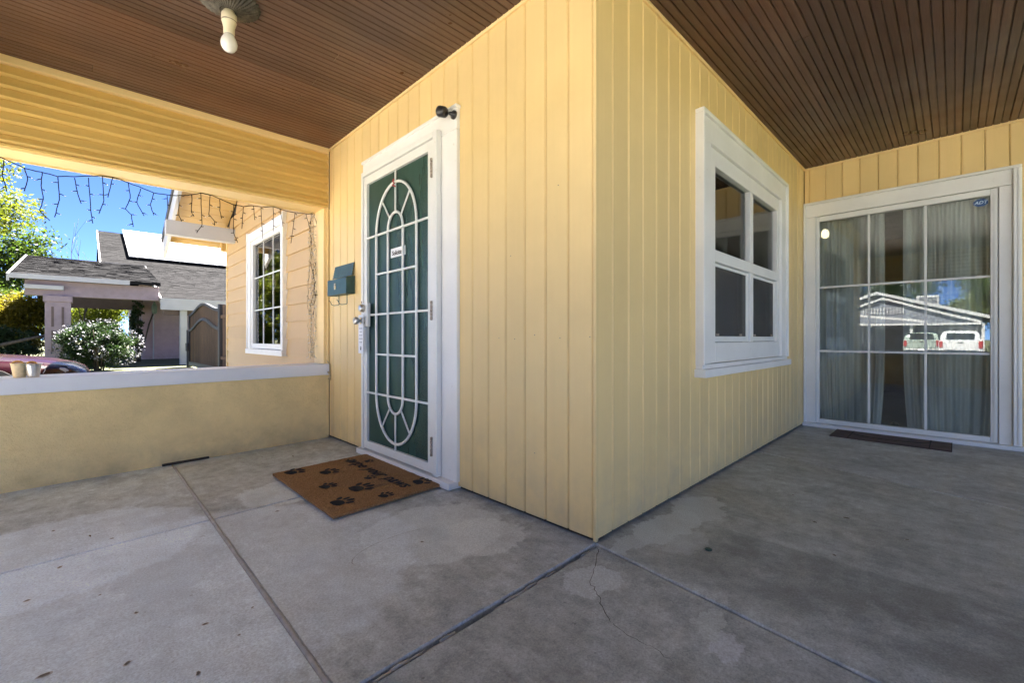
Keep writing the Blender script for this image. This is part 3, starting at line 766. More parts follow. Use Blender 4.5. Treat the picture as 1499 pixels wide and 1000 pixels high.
# ================================================================ things on and around the porch
def coir():
    m, t, b, o = nt('coir'); p = pos(t)
    n = noise(t, p, 160, 3, .7); n2 = noise(t, p, 5, 5, .6)
    c = mixc(t, rng(t, n, .3, .7), (.16, .080, .032), (.47, .285, .135))
    c = mixc(t, rng(t, n2, .4, .7, 0, .4), c, (.23, .125, .052))
    t.links.new(c, b.inputs['Base Color']); b.inputs['Roughness'].default_value = .95; b.inputs['Specular IOR Level'].default_value = .1
    bump(t, b, n, .9, .006); return m
m_coir = coir()
# door mat: bristle pile, printed paws and lettering
mat_o = thing('door_mat', 'brown coir door mat with black paw prints lying before the barred door', 'door mat', None, (-.372, 1.552, 0), (0, R(-.8), 0))
mw, ml, mt = .335, .485, .020
mb = MB(); nx_, ny_ = 40, 56; V = []; F = []
rr = random.Random(3)
for i in range(nx_ + 1):
    for j in range(ny_ + 1):
        e = i in (0, nx_) or j in (0, ny_)
        V.append((-mw + 2 * mw * i / nx_ + (rr.uniform(-.004, .004) if e else 0), -ml + 2 * ml * j / ny_ + (rr.uniform(-.004, .004) if e else 0), mt + (rr.uniform(-.0016, .0016) if not e else -.004)))
for i in range(nx_):
    for j in range(ny_):
        a = i * (ny_ + 1) + j; F.append((a, a + ny_ + 1, a + ny_ + 2, a + 1))
mb.add(V, F); obj('pile', mb, m_coir, mat_o, fix=False)
obj('backing', MB().box(-mw, mw, -ml, ml, .003, mt - .004), m_coir, mat_o)
mb = MB(); rr = random.Random(5)
for i in range(5000):          # loose fibres round the rim
    side = rr.random()
    if side < .35: x, y = rr.uniform(-mw, mw), -ml + rr.uniform(-.002, .01)
    elif side < .5: x, y = rr.uniform(-mw, mw), ml - rr.uniform(-.002, .01)
    elif side < .8: x, y = -mw + rr.uniform(-.002, .01), rr.uniform(-ml, ml)
    else: x, y = rr.uniform(-mw, mw), rr.uniform(-ml, ml)
    z = rr.uniform(.006, mt + .001); d = Vector((rr.uniform(-1, 1), rr.uniform(-1, 1), rr.uniform(-.2, 1))).normalized() * rr.uniform(.004, .009)
    mb.add([(x, y, z), (x + .0009, y + .0009, z), (x + d.x, y + d.y, z + abs(d.z) * .6)], [(0, 1, 2)])
o = obj('fibres', mb, m_coir, mat_o, fix=False); o['kind'] = 'stuff'
def paw(cx, cy, s, rot, top=mt + .0030):
    mb = MB(); rr = random.Random(int(cx * 1000) + int(cy * 77))
    def disc(ux, uy, rx, ry, tilt=0):
        V = []; n = 14
        for k in range(n):
            t = 2 * math.pi * k / n; q = rr.uniform(.93, 1.06); a, b = rx * math.cos(t) * q, ry * math.sin(t) * q
            a, b = a * math.cos(tilt) - b * math.sin(tilt), a * math.sin(tilt) + b * math.cos(tilt)
            X, Y = (ux + a) * s, (uy + b) * s
            V.append((cx + X * math.cos(rot) - Y * math.sin(rot), cy + X * math.sin(rot) + Y * math.cos(rot), top))
        mb.add(V, [tuple(range(n))])
    disc(0, -.18, .50, .36); disc(-.28, -.30, .22, .2); disc(.28, -.30, .22, .2)
    for ux, uy, tl in ((-.55, .28, .5), (-.2, .56, .15), (.2, .56, -.15), (.55, .28, -.5)): disc(ux, uy, .15, .26, tl)
    obj('paw_print', mb, m_ink, mat_o, fix=False)
for (x, y, s_, r_) in ((-.235, .40, .075, -1.3), (-.075, .235, .072, -1.4), (.135, .375, .045, -1.2), (-.19, -.035, .060, -1.3), (-.065, -.20, .085, -1.5), (-.235, -.335, .072, -1.4),
                       (.225, .27, .04, -1.7), (.06, -.075, .045, -1.3), (.245, -.37, .070, -1.8), (-.02, -.42, .05, -1.2)): paw(x, y, s_ * 1.22, r_)
for s_, u in (('wipe', .275), ('your', .01), ('paws', -.265)):
    me = text_mesh(s_, .118, m_ink, .0004, .32, 'CENTER', .002)
    link('lettering', me, mat_o, (.145, u, mt + .0032), (0, 0, R(-90)))

# wall mailbox, lid propped open, newspaper hooks below
mbx = thing('wall_mailbox', 'teal metal wall mailbox with open lid hanging beside the barred door', 'mailbox', None, (0, 2.545, 1.265))
Wm = .188
mb = MB().box(-.075, -.072, -Wm, Wm, 0, .132).box(-.004, -.001, -Wm, Wm, 0, .15).box(-.0718, -.0042, -Wm, Wm, .0, .003)
for s in (-1, 1):
    y0, y1 = (Wm - .003, Wm) if s > 0 else (-Wm, -Wm + .003)
    mb.hexa([(-.0718, y0, .0065), (-.0042, y0, .0065), (-.0042, y1, .0065), (-.0718, y1, .0065)], [(-.0718, y0, .132), (-.0042, y0, .150), (-.0042, y1, .150), (-.0718, y1, .132)])
obj('body', mb, m_teal, mbx)
prof = [(-Wm - .004, 0)] + [(-Wm - .004 + .006 * (k % 2), .008 + k * .0115) for k in range(9)] + [(-Wm, .112), (Wm, .112)] + [(Wm + .004 - .006 * (k % 2), .008 + k * .0115) for k in range(8, -1, -1)] + [(Wm + .004, 0)]
obj('lid', MB().prism(prof, [0, .003], None, lambda p, q, st: (-.030 + q * .20 + st, p, .150 + q * .98)), m_teal, mbx)
for yy in (.045, -.115):
    pts = [(-.035, yy, .002), (-.035, yy, -.075), (-.035, yy + .01, -.082), (-.045, yy + .075, -.084), (-.055, yy + .10, -.078), (-.060, yy + .112, -.058), (-.062, yy + .125, -.045), (-.062, yy + .14, -.040)]
    obj('newspaper_hook', MB().tube(pts, .0032, 6), m_teal, mbx, smooth=True)
obj('emblem', MB().lathe([(.020, 0), (.020, -.003), (.014, -.006), (.0, -.006)], (-.0752, .03, .07), 8, 'x'), m_brass, mbx)
obj('emblem', MB().box(-.079, -.0755, .014, .046, .045, .098), m_brass, mbx, .006)

# door sign, hanging tag, ribbon
sg = thing('door_sign', 'small white sign with black lettering fixed inside the green door screen', 'sign', None, (-.0335, 1.615, 1.50))
boxo('card', -.001, .001, -.098, .098, -.032, .032, m_tagw, sg, 0)
me = text_mesh('Soliciting', .042, m_ink, .0003, 0, 'CENTER', .0012); link('lettering', me, sg, (-.0018, -.0, -.004), (R(90), 0, R(-90)))
tg = thing('door_hanger', 'long white tag with a tiny paw print hanging from the door knob', 'door hanger', None, (-.096, 2.05, 1.03))
mb = MB(); n = 16
hole = [(.020 * math.cos(2 * math.pi * k / n), .020 * math.sin(2 * math.pi * k / n) - .0) for k in range(n)]
def rect_pt(a, hw=.040, up=.045, dn=.245):
    c_, s_ = math.cos(a), math.sin(a); k = min(hw / abs(c_) if abs(c_) > 1e-6 else 9, (up / s_ if s_ > 1e-6 else dn / -s_ if s_ < -1e-6 else 9))
    return (c_ * k, s_ * k)
rim = [rect_pt(2 * math.pi * k / n) for k in range(n)]
rim[11] = (-.040, -.245) if False else rim[11]
V = [(0, a, b) for a, b in hole] + [(0, a, b) for a, b in rim]
mb.add(V, [(k, (k + 1) % n, n + (k + 1) % n, n + k) for k in range(n)])
card = obj('card', MB().box(-.0008, .0008, -.040, .040, -.245, -.024).box(-.0008, .0008, -.040, -.022, -.0238, .045).box(-.0008, .0008, .022, .040, -.0238, .045).box(-.0008, .0008, -.0218, .0218, .026, .045), m_tagw, tg, 0)
for k in range(5):
    w_ = (.026, .018, .026, .030, .022)[k]
    mb = MB()
    for q in range(5):
        a = -w_ + q * w_ * .42; mb.box(-.0018, -.0012, a, a + w_ * .28, -.062 - k * .026, -.052 - k * .026)
    obj('printed_line', mb, m_inkg, tg)
mb = MB().lathe([(.009, 0), (.009, -.0006)], (-.0012, 0, -.212), 10, 'x')
for a, b in ((-.010, .010), (-.004, .016), (.004, .016), (.010, .010)): mb.lathe([(.0035, 0), (.0035, -.0006)], (-.0012, a, -.212 + b), 8, 'x')
obj('paw_print', mb, m_ink, tg)
rb = tag(obj('ribbon', MB().tube([(-.055, YC - .004, 2.005), (-.060, YC + .006, 1.99), (-.056, YC - .010, 1.975), (-.058, YC + .012, 1.965), (-.055, YC - .02, 1.95)], .005, 5), m_red, smooth=True),
         'scrap of red ribbon tied to the top of the oval door bars', 'ribbon')
# security camera on the corner of the door casing
sc_o = thing('security_camera', 'small black security camera on the upper corner of the white door casing', 'camera', None, (-.022, .985, 2.225))
obj('mount', MB().lathe([(.026, 0), (.026, -.010), (.010, -.014), (.010, -.035)], (0, 0, 0), 16, 'x'), m_black, sc_o, smooth=True)
hd = obj('head', MB().lathe([(.0, 0), (.026, .001), (.031, .008), (.032, .045), (.030, .052), (.0, .053)], (0, 0, 0), 20), m_black, sc_o, smooth=True, loc=(-.055, .01, .0), rot=(R(-62), R(-42), 0))
obj('lens', MB().lathe([(.025, 0), (.025, .002), (.0, .0025)], (0, 0, .0525), 16), M('lens_glass', (.10, .13, .17), .1), hd, smooth=True)

# bare bulb ceiling fixture
LX, LY = -1.07, 1.46; LZ = zceil(LX)
lf = thing('ceiling_light', 'bare white bulb in an ivory socket under a ribbed bronze ceiling plate', 'ceiling light', None, (LX, LY, LZ))
obj('canopy', MB().lathe([(.132, .003), (.132, -.008), (.122, -.018), (.090, -.034), (.055, -.046), (.040, -.052), (.036, -.050)], (0, 0, 0), 72, rib=.045), m_bronze, lf)
obj('socket', MB().lathe([(.024, -.045), (.024, -.060), (.033, -.066), (.034, -.098), (.030, -.112), (.0245, -.135), (.0245, -.162), (.022, -.166)], (0, 0, 0), 24), m_sock, lf, smooth=True)
obj('socket_ring', MB().lathe([(.0348, -.099), (.0348, -.103)], (0, 0, 0), 24), m_rust, lf)
obj('bulb', MB().lathe([(.021, -.166), (.026, -.178), (.034, -.195), (.037, -.212), (.034, -.230), (.024, -.245), (.010, -.252), (.0, -.253)], (0, 0, 0), 28), m_bulb, lf, smooth=True)

# string of icicle lights under the left beam, and the spare bundle hanging on the pilaster
WIRE = [(-2.2, 2.045), (-2.05, 2.03), (-1.963, 2.035), (-1.913, 2.015), (-1.858, 1.995), (-1.789, 1.987), (-1.711, 1.981), (-1.631, 1.997), (-1.502, 2.04), (-1.439, 2.045), (-1.332, 2.02), (-1.216, 1.987), (-1.115, 1.99), (-1.04, 2.007), (-0.983, 2.026), (-0.926, 2.052), (-0.867, 2.052), (-0.798, 2.035), (-0.712, 2.009), (-0.632, 2.009), (-0.551, 2.032), (-0.483, 2.035), (-0.402, 2.055), (-0.29, 2.039), (-0.126, 2.047), (-0.06, 2.06)]
DROPS = [[(-2.12, 2.03), (-2.13, 1.93), (-2.10, 1.80)], [(-1.947, 2.022), (-1.955, 1.93), (-1.935, 1.827)], [(-1.861, 1.994), (-1.846, 1.928), (-1.861, 1.845)], [(-1.783, 1.989), (-1.789, 1.898), (-1.777, 1.811), (-1.795, 1.735), (-1.749, 1.677)], [(-1.711, 1.976), (-1.705, 1.827), (-1.727, 1.704)], [(-1.634, 1.991), (-1.621, 1.902), (-1.601, 1.822)], [(-1.564, 2.009), (-1.554, 1.785), (-1.544, 1.697)], [(-1.495, 2.037), (-1.488, 1.866), (-1.513, 1.77)], [(-1.442, 2.046), (-1.453, 1.98), (-1.467, 1.895)], [(-1.358, 2.023), (-1.347, 1.917), (-1.373, 1.832), (-1.343, 1.798), (-1.332, 1.711)], [(-1.29, 2.0), (-1.313, 1.894), (-1.271, 1.803)], [(-1.216, 1.987), (-1.236, 1.891), (-1.216, 1.819)], [(-1.136, 1.985), (-1.132, 1.887)], [(-1.065, 2.001), (-1.067, 1.853), (-1.048, 1.802)], [(-0.983, 2.026), (-0.988, 1.891), (-0.97, 1.857)], [(-0.926, 2.055), (-0.922, 1.882), (-0.917, 1.802), (-0.953, 1.731)], [(-0.865, 2.053), (-0.872, 1.892), (-0.835, 1.844), (-0.835, 1.811)], [(-0.798, 2.03), (-0.798, 1.941), (-0.786, 1.876)], [(-0.702, 2.006), (-0.702, 1.773), (-0.672, 1.698)], [(-0.632, 2.003), (-0.642, 1.818)], [(-0.556, 2.031), (-0.546, 1.911)], [(-0.499, 2.026), (-0.483, 1.757)], [(-0.402, 2.052), (-0.402, 1.836)], [(-0.347, 2.051), (-0.324, 1.892)], [(-0.221, 2.034), (-0.256, 1.756)], [(-0.126, 2.047), (-0.09, 1.902)]]
ist = thing('icicle_light_string', 'dark string of unlit icicle lights looping under the left porch beam', 'string lights', None, (0, 3.10, 0))
rr = random.Random(11)
def smooth_pts(pts, y=0, amp=.004, n=4):
    out = []
    for i in range(len(pts) - 1):
        for k in range(n):
            t = k / n; out.append((pts[i][0] * (1 - t) + pts[i + 1][0] * t + rr.uniform(-amp, amp) * .5, y + rr.uniform(-amp, amp), pts[i][1] * (1 - t) + pts[i + 1][1] * t + rr.uniform(-amp, amp) * .5))
    out.append((pts[-1][0], y, pts[-1][1])); return out
obj('cable', MB().tube(smooth_pts(WIRE), .0034, 5), m_wire, ist, smooth=True)
for d in DROPS:
    mb = MB(); P_ = smooth_pts(d, 0, .003, 4); mb.tube(P_, .0027, 5)
    L_ = sum(abs(a[1] - b[1]) for a, b in zip(d, d[1:])); nb = max(2, int(L_ / .055))
    for q in range(nb):
        p = P_[int((q + .8) / nb * (len(P_) - 1))]; s = -1 if (q + int(d[0][0] * 10)) % 2 else 1
        e = (p[0] + s * rr.uniform(.014, .022), p[1] + rr.uniform(-.01, .01), p[2] + rr.uniform(-.012, .004))
        mb.tube([p, ((p[0] * .4 + e[0] * .6), p[1], p[2] * .4 + e[2] * .6 + .001), e], [.0030, .0032, .0024], 5)
        f_ = (e[0] + (e[0] - p[0]) * .6, e[1], e[2] + (e[2] - p[2]) * .6); mb.tube([e, f_], [.0022, .0008], 5, 1)
    obj('drop', mb, [m_wire, m_bulbt], ist, smooth=True)
bun = thing('wire_bundle', 'tangled bundle of pale light wires hanging down the porch corner to the cap', 'string lights', None, (-.075, 3.06, 0))
rr = random.Random(21)
for k in range(9):
    mb = MB(); z0 = 2.06 - (.0 if k < 4 else rr.uniform(0, .3)); x = rr.uniform(-.025, .03); yy = rr.uniform(-.02, .03); P_ = []
    while z0 > (.70 if k % 3 else rr.uniform(.70, 1.2)):
        x += rr.uniform(-.012, .012); yy += rr.uniform(-.01, .01); x = max(-.045, min(.04, x)); yy = max(-.03, min(.02, yy))
        P_.append((x, yy, z0)); z0 -= rr.uniform(.025, .05)
    mb.tube(P_, .0023, 5)
    for p in P_[1:]:
        e = (p[0] + rr.uniform(-.022, .022), p[1] + rr.uniform(-.012, .012), p[2] + rr.uniform(-.02, .012)); mb.tube([p, e], [.003, .0022], 5, rr.choice([0, 1]))
    obj('strand', mb, [m_wirel if k % 3 else m_wire, m_bulbt], bun, smooth=True)
obj('strand', MB().tube([(.06, -.16, .70), (.064, -.215, .66), (.062, -.22, .58), (.066, -.215, .52)], .006, 6).tube([(.05, -.21, .60), (.066, -.225, .56), (.05, -.22, .53)], .007, 6), m_wirel, bun, smooth=True)

# two small pails on the parapet cap
def pail(name, label, x, y, mat, r0, r1, h, ribs, hmat):
    z = .667 + .005 * x
    t = thing(name, label, 'pail', None, (x, y, z))
    prof = [(r0, 0)]
    for k in range(1, 13):
        q = k / 12; prof.append((r0 + (r1 - r0) * q + (.0012 if ribs and k % 2 else 0), h * q))
    prof += [(r1 + .003, h), (r1 + .003, h + .003), (r1 - .002, h + .003), (r0 - .002, .004)]
    obj('body', MB().lathe(prof, (0, 0, 0), 28), mat, t, smooth=True)
    pts = [(-.2 * r1 + r1 * .95 * math.cos(R(a)), r1 * .2, h + .016 * math.sin(R(a)) - .002) for a in range(0, 181, 15)]
    obj('bow', MB().tube([(p[0] * .6 - .004, p[1], p[2]) for p in pts], .0055, 6), hmat, t, smooth=True)
    if not ribs:
        pts = [(r1 + .004 + .010 * math.sin(R(a)), 0, h * .95 - h * .7 * a / 180) for a in range(0, 181, 20)]
        obj('handle', MB().tube(pts, .0018, 6), mat, t, smooth=True)
    return t
pail('cream_pail', 'small cream ribbed pail on the white parapet cap, left of the steel one', -1.872, 2.955, m_pcream, .026, .038, .085, True, m_gold)
pail('steel_pail', 'small galvanised steel pail with wire handle on the white parapet cap', -1.812, 2.925, m_galv, .026, .036, .080, False, m_gold)
# dark strip of wood at the foot of the parapet
mb = MB(); V = []; F = []
for i in range(9):
    t = i / 8; x = -1.19 + .28 * t; y = L1 - .012; w = .016 * (1 - .4 * t) + random.uniform(-.002, .002)
    V += [(x, y - w, zfl(x) + .001), (x, y + .010, zfl(x) + .001), (x, y + .010, zfl(x) + .014), (x, y - w * .8, zfl(x) + .012 + random.uniform(-.002, .002))]
for i in range(8):
    for k in range(4): F.append((4 * i + k, 4 * i + (k + 1) % 4, 4 * i + 4 + (k + 1) % 4, 4 * i + 4 + k))
F += [(3, 2, 1, 0), (32, 33, 34, 35)]
tag(obj('wood_strip', MB().add(V, F), M('weathered_dark_wood', (.035, .028, .022), .9, .4, 60, bmp=.6)), 'dark splintered strip lying against the foot of the stucco parapet', 'strip')
tag(obj('debris', MB().lathe([(.012, 0), (.016, .003), (.012, .007), (.004, .008)], (.294, -.367, .001), 7), M('green_scrap', (.03, .07, .055), .5)), 'tiny dark green cap lying on the bare concrete floor', 'debris')
# leaf litter by the parapet corner
m_lit = M('dead_leaf', (.11, .075, .035), .8, .3, 90)
for (x, y, lab) in ((-.45, 2.45, 'small dry leaf midway between the parapet and the coir mat'), (-.20, 2.62, 'small dry leaf closest to the corner of parapet and door wall'),
                    (-.62, 2.60, 'small dry leaf close to the foot of the parapet'), (-1.57, 1.72, 'small curled leaf alone on the far left slab'), (-.52, 2.22, 'small dry leaf just beyond the far edge of the coir mat')):
    a = rr.uniform(0, 3); l = rr.uniform(.010, .024); z = zfl(x) + .002
    V = [(x + math.cos(a) * l, y + math.sin(a) * l, z), (x - math.sin(a) * l * .25, y + math.cos(a) * l * .25, z + .004), (x - math.cos(a) * l, y - math.sin(a) * l, z + .001), (x + math.sin(a) * l * .25, y - math.cos(a) * l * .25, z + .003)]
    tag(obj('dead_leaf', MB().add(V, [(0, 1, 2, 3)]), m_lit, fix=False), lab, 'leaf', 'dry leaves on the floor')
# flat brown mat at the patio door
pm = thing('flat_mat', 'thin worn brown mat with an oval outline at the foot of the patio door', 'door mat', None, (3.485, -.69, 0))
m_pm = M('worn_brown_rubber', (.115, .085, .078), .8, .35, 9, bmp=.5, bscale=120)
m_pml = M('mat_outline', (.020, .018, .018), .8)
boxo('sheet', -.215, .19, -.395, .395, .001, .008, m_pm, pm, .002)
obj('outline', MB().tube([(.10 + .17 * math.cos(R(a)) * -1, .27 * math.sin(R(a)), .0082) for a in range(-100, 101, 10)], .004, 5), m_pml, pm)
for yy in (-.265, .265): boxo('outline', -.21, .185, yy - .004, yy + .004, .0075, .0095, m_pml, pm, 0)
boxo('outline', -.216, -.206, -.395, .395, .0073, .0097, m_pml, pm, 0)
for yy in (-.393, .393): boxo('outline', -.205, .185, yy - .003, yy + .003, .0074, .0096, m_pml, pm, 0)
# security sticker in the corner of the patio pane
st = thing('window_sticker', 'blue eight sided sticker with pale letters in the patio glass corner', 'sticker', None, (L2 + .0105, -1.252, 2.035))
V = [(0, .046 * math.cos(R(22.5 + 45 * k)), .034 * math.sin(R(22.5 + 45 * k))) for k in range(8)]
obj('badge', MB().add(V + [(.001, v[1], v[2]) for v in V], [tuple(range(8)), tuple(range(15, 7, -1))] + [(k, (k + 1) % 8, 8 + (k + 1) % 8, 8 + k) for k in range(8)]), m_blue, st)
link('lettering', text_mesh('ADT', .036, m_stw, .0002, .25, 'CENTER', .0008), st, (-.0008, 0, 0), (R(90), 0, R(-90)))
# curtains, lamp and little device inside
def curtain(label, y0, y1, x, folds, flare, mat=m_curt):
    n = 90; nz = 8; V = []; F = []
    for j in range(nz + 1):
        z = .03 + 2.2 * j / nz; w = 1 + flare * max(0, 1 - j / 3) ** 2
        for i in range(n + 1):
            t = i / n; yc = (y0 + y1) / 2 + (y1 - y0) * (t - .5) * w
            V.append((x + .030 * math.sin(t * folds * 6.283 + .6 * math.sin(j * .5) + 2.2 * math.sin(t * 5.1)) * (.6 + .5 * math.sin(t * 9)) + .010 * math.sin(t * folds * 2.9 * 6.28 + 3 * math.sin(t * 7)), yc, z))
    for j in range(nz):
        for i in range(n): a = j * (n + 1) + i; F.append((a, a + 1, a + n + 2, a + n + 1))
    return tag(obj('curtain', MB().add(V, F), mat, smooth=True, fix=False), label, 'curtain')
m_curtt = mesh_screen('sheer_cloth', (.84, .83, .80), .85)
curtain('pale sheer curtain behind the left panes of the patio door', -.63, -.10, 3.90, 4, -.12, m_curtt)
curtain('pale sheer curtain behind the right panes of the patio door', -1.42, -.76, 3.91, 5, -.10, m_curtt)
def curtain2(label, x0, x1, y):
    n = 60; V = []; F = []
    for z in (.7, 2.2):
        for i in range(n + 1): V.append((x0 + (x1 - x0) * i / n, y + .03 * math.sin(i * .75) + .01 * math.sin(i * 2.1), z))
    for i in range(n): F.append((i, i + 1, n + 2 + i, n + 1 + i))
    return tag(obj('curtain', MB().add(V, F), M('sage_curtain', (.22, .27, .22), .8), smooth=True, fix=False), label, 'curtain')
curtain2('sage curtain behind the right half of the sash window', 2.1, 2.85, .30)
pl_ = thing('pendant_lamp', 'lit frosted globe lamp glowing inside behind the patio glass', 'lamp', None, (5.3, .085, 2.26))
obj('globe', MB().lathe([(.0, -.06), (.026, -.052), (.040, -.03), (.044, 0), (.038, .03), (.024, .052), (.012, .06)], (0, 0, 0), 20), emit('lamp_glow', (1.0, .78, .48), .9), pl_, smooth=True)
obj('rod', MB().tube([(0, 0, .06), (0, 0, .32)], .006, 6), m_bronze, pl_)
dv = thing('indoor_camera', 'small black round camera on a stand inside the patio door', 'camera', None, (3.90, -.70, .0))
obj('foot', MB().lathe([(.03, .002), (.03, .008), (.008, .012), (.007, .05)], (0, 0, 0), 16), m_black, dv, smooth=True)
obj('head', MB().lathe([(.0, -.018), (.025, -.016), (.03, -.006), (.03, .012), (.0, .014)], (0, 0, .075), 18, 'x'), m_black, dv, smooth=True)

# ================================================================ neighbours, trees, cars
import numpy as np
def leaf_mesh(name, centers, n_each, spread, size, mat, seed, flat=.55, up=.35):
    g = np.random.default_rng(seed); C_ = np.asarray(centers, float)
    idx = np.repeat(np.arange(len(C_)), n_each); N = len(idx)
    sp = np.asarray(spread, float); sp = sp[idx][:, None] if sp.ndim else sp
    d = g.normal(size=(N, 3)); d /= np.linalg.norm(d, axis=1)[:, None]
    p = C_[idx] + d * (g.random((N, 1)) ** .5) * sp * np.array([1, 1, flat + .25])
    nrm = g.normal(size=(N, 3)) + np.array([0, 0, up * 2]); nrm /= np.linalg.norm(nrm, axis=1)[:, None]
    a = np.cross(nrm, g.normal(size=(N, 3))); a /= np.linalg.norm(a, axis=1)[:, None]; b = np.cross(nrm, a)
    s_ = size * g.uniform(.6, 1.35, (N, 1))
    V = np.empty((N, 4, 3)); V[:, 0] = p + a * s_; V[:, 1] = p + b * s_ * .45 + nrm * s_ * .12; V[:, 2] = p - a * s_; V[:, 3] = p - b * s_ * .45 + nrm * s_ * .12
    me = bpy.data.meshes.new(name); me.vertices.add(N * 4); me.vertices.foreach_set('co', V.ravel())
    me.loops.add(N * 4); me.loops.foreach_set('vertex_index', np.arange(N * 4, dtype=np.int32))
    me.polygons.add(N); me.polygons.foreach_set('loop_start', np.arange(0, N * 4, 4, dtype=np.int32))
    try: me.polygons.foreach_set('loop_total', np.full(N, 4, dtype=np.int32))
    except Exception: pass
    me.materials.append(mat); me.update(calc_edges=True); me.validate(); return me
m_bark = M('grey_brown_bark', (.075, .058, .042), .9, .35, 12, bmp=.8, bscale=30, bdist=.02)
lf_yel = leaf_mat('yellow_green_leaves', (.075, .110, .012), (.150, .150, .016), .5)
lf_grn = leaf_mat('green_leaves', (.035, .065, .014), (.070, .100, .020), .45)
lf_drk = leaf_mat('dark_green_leaves', (.018, .040, .014), (.034, .062, .020), .25)
lf_gold = leaf_mat('gold_leaves', (.130, .120, .016), (.190, .140, .018), .5)
def limbs(rr, base, h, spread, levels=3, r0=.18, lean=(0, 0)):
    mb = MB(); tips = []
    def grow(p, d, L, r, lv):
        pts = [p]; q = p
        for k in range(4):
            d = (d + Vector((rr.uniform(-.16, .16), rr.uniform(-.16, .16), rr.uniform(-.05, .12)))).normalized(); q = q + d * L / 4; pts.append(q)
        mb.tube(pts, [r * (1 - .13 * k) for k in range(5)], 7 if lv < 2 else 4)
        if lv >= levels: tips.append(q); return
        for k in range(rr.randint(3, 5)):
            a = rr.uniform(0, 6.283); e = rr.uniform(.25, .95) * spread
            nd = (d + Vector((math.cos(a) * e, math.sin(a) * e, rr.uniform(-.1, .45)))).normalized()
            st = pts[rr.randint(2, 4)]; grow(st, nd, L * rr.uniform(.55, .8), r * .5, lv + 1)
        tips.append(q)
    grow(Vector(base), Vector((lean[0], lean[1], 1)).normalized(), h, r0, 0)
    return mb, tips
def tree(label, base, h, spread, lmat, n_leaf, sz, seed, group, levels=3, puff=.9, r0=.18, name='leafy_tree'):
    rr = random.Random(seed); mb, tips = limbs(rr, (0, 0, 0), h, spread, levels, r0)
    t = thing(name, label, 'tree', group, base)
    obj('trunk', mb, m_bark, t, smooth=True, fix=False)
    tips = [tuple(p) for p in tips]
    link('crown', leaf_mesh('crown', tips, max(8, n_leaf // len(tips)), puff, sz, lmat, seed), t)
    return t
G = 'trees beyond the neighbouring house'
tree('tall airy yellow green tree beyond the mauve house porch, at the left edge', (-5.2, 27, GZ), 3.9, 1.2, lf_yel, 26000, .085, 4, G, 3, 1.0, .22)
tree('broad green tree standing behind the left end of the mauve porch', (-6.5, 38, GZ), 3.4, 1.4, lf_grn, 16000, .12, 9, G, 3, 1.2, .2)
tree('low golden tree seen under the eave left of the mauve column', (-3.9, 29, GZ), 1.45, 1.5, lf_gold, 16000, .06, 14, G, 3, .75, .10)
tree('green thicket tree low behind the red car, left of the mauve column', (-5.6, 33, GZ), 1.6, 1.5, lf_grn, 14000, .07, 15, G, 3, .9, .10)
tree('yellow green tree seen through the open mauve porch', (-.3, 44, GZ), 1.9, 1.4, lf_yel, 12000, .09, 17, G, 3, 1.0, .12)
tree('dark green tree far behind the open mauve porch', (-2.6, 50, GZ), 2.4, 1.4, lf_grn, 10000, .14, 23, G, 3, 1.3, .14)
rr = random.Random(2); mb, tips = limbs(rr, (0, 0, 0), 3.4, .8, 3, .07)
t = thing('bare_tree', 'bare twiggy treetop poking above the mauve porch roof ridge', 'tree', G, (-1.7, 36.5, GZ)); obj('trunk', mb, m_bark, t, smooth=True, fix=False)
def shrub(name, label, base, r, h, lmat, n, sz, seed, group=None, flowers=None):
    g = np.random.default_rng(seed); t = thing(name, label, 'shrub', group, base)
    c = []
    while len(c) < 90:
        p = g.uniform(-1, 1, 3); 
        if p @ p <= 1: c.append((p[0] * r[0] * .85, p[1] * r[1] * .85, h * (.5 + .42 * p[2])))
    link('foliage', leaf_mesh('foliage', c, n // 90, .30 * min(r), sz, lmat, seed, up=.2), t)
    mb = MB()
    for k in range(9):
        a = g.uniform(0, 6.28); q = g.uniform(.2, .7)
        mb.tube([(0.1 * math.cos(a), .1 * math.sin(a), 0), (r[0] * q * .5 * math.cos(a), r[1] * q * .5 * math.sin(a), h * .4), (r[0] * q * math.cos(a), r[1] * q * math.sin(a), h * .8)], [.022, .015, .007], 5)
    obj('stem', mb, m_bark, t, smooth=True, fix=False)
    if flowers:
        c2 = []
        while len(c2) < 150:
            p = g.normal(size=3); p /= np.linalg.norm(p)
            if p[1] < .35 and p[2] > -.75: c2.append((p[0] * r[0] * .98, p[1] * r[1] * .98, h * (.5 + .5 * p[2])))
        o = link('blossoms', leaf_mesh('blossoms', c2, flowers // 150, .13, .034, M('white_petals', (.13, .13, .15), .7), seed + 1), t); o['kind'] = 'stuff'
    return t
shrub('flowering_shrub', 'dense dark shrub covered in white blossom before the mauve house', (-1.2, 18.3, GZ), (1.08, .8), 1.62, lf_drk, 14000, .045, 31, None, 1050)
shrub('creeper_plant', 'dark creeper climbing the inner corner of the mauve porch', (.15, 24.5, GZ), (.28, .28), 3.1, lf_drk, 2500, .06, 33)
shrub('hedge_shrub', 'wide sunlit yellow green hedge far behind the red car', (-6.5, 42, GZ), (4.5, 1.2), 3.4, lf_yel, 15000, .08, 38)
shrub('hedge_shrub', 'tall golden shrub just left of the mauve column', (-3.6, 31, GZ), (1.3, 1.0), 3.0, lf_gold, 12000, .055, 39)
shrub('tall_shrub', 'tall leafy green shrub at the left picture edge beyond the car', (-4.75, 20, GZ), (1.3, 1.0), 5.4, lf_yel, 16000, .06, 61)
shrub('low_shrub', 'low dark shrub under the trees left of the mauve column', (-4.4, 24.5, GZ), (1.9, .9), 1.9, lf_drk, 9000, .06, 35)
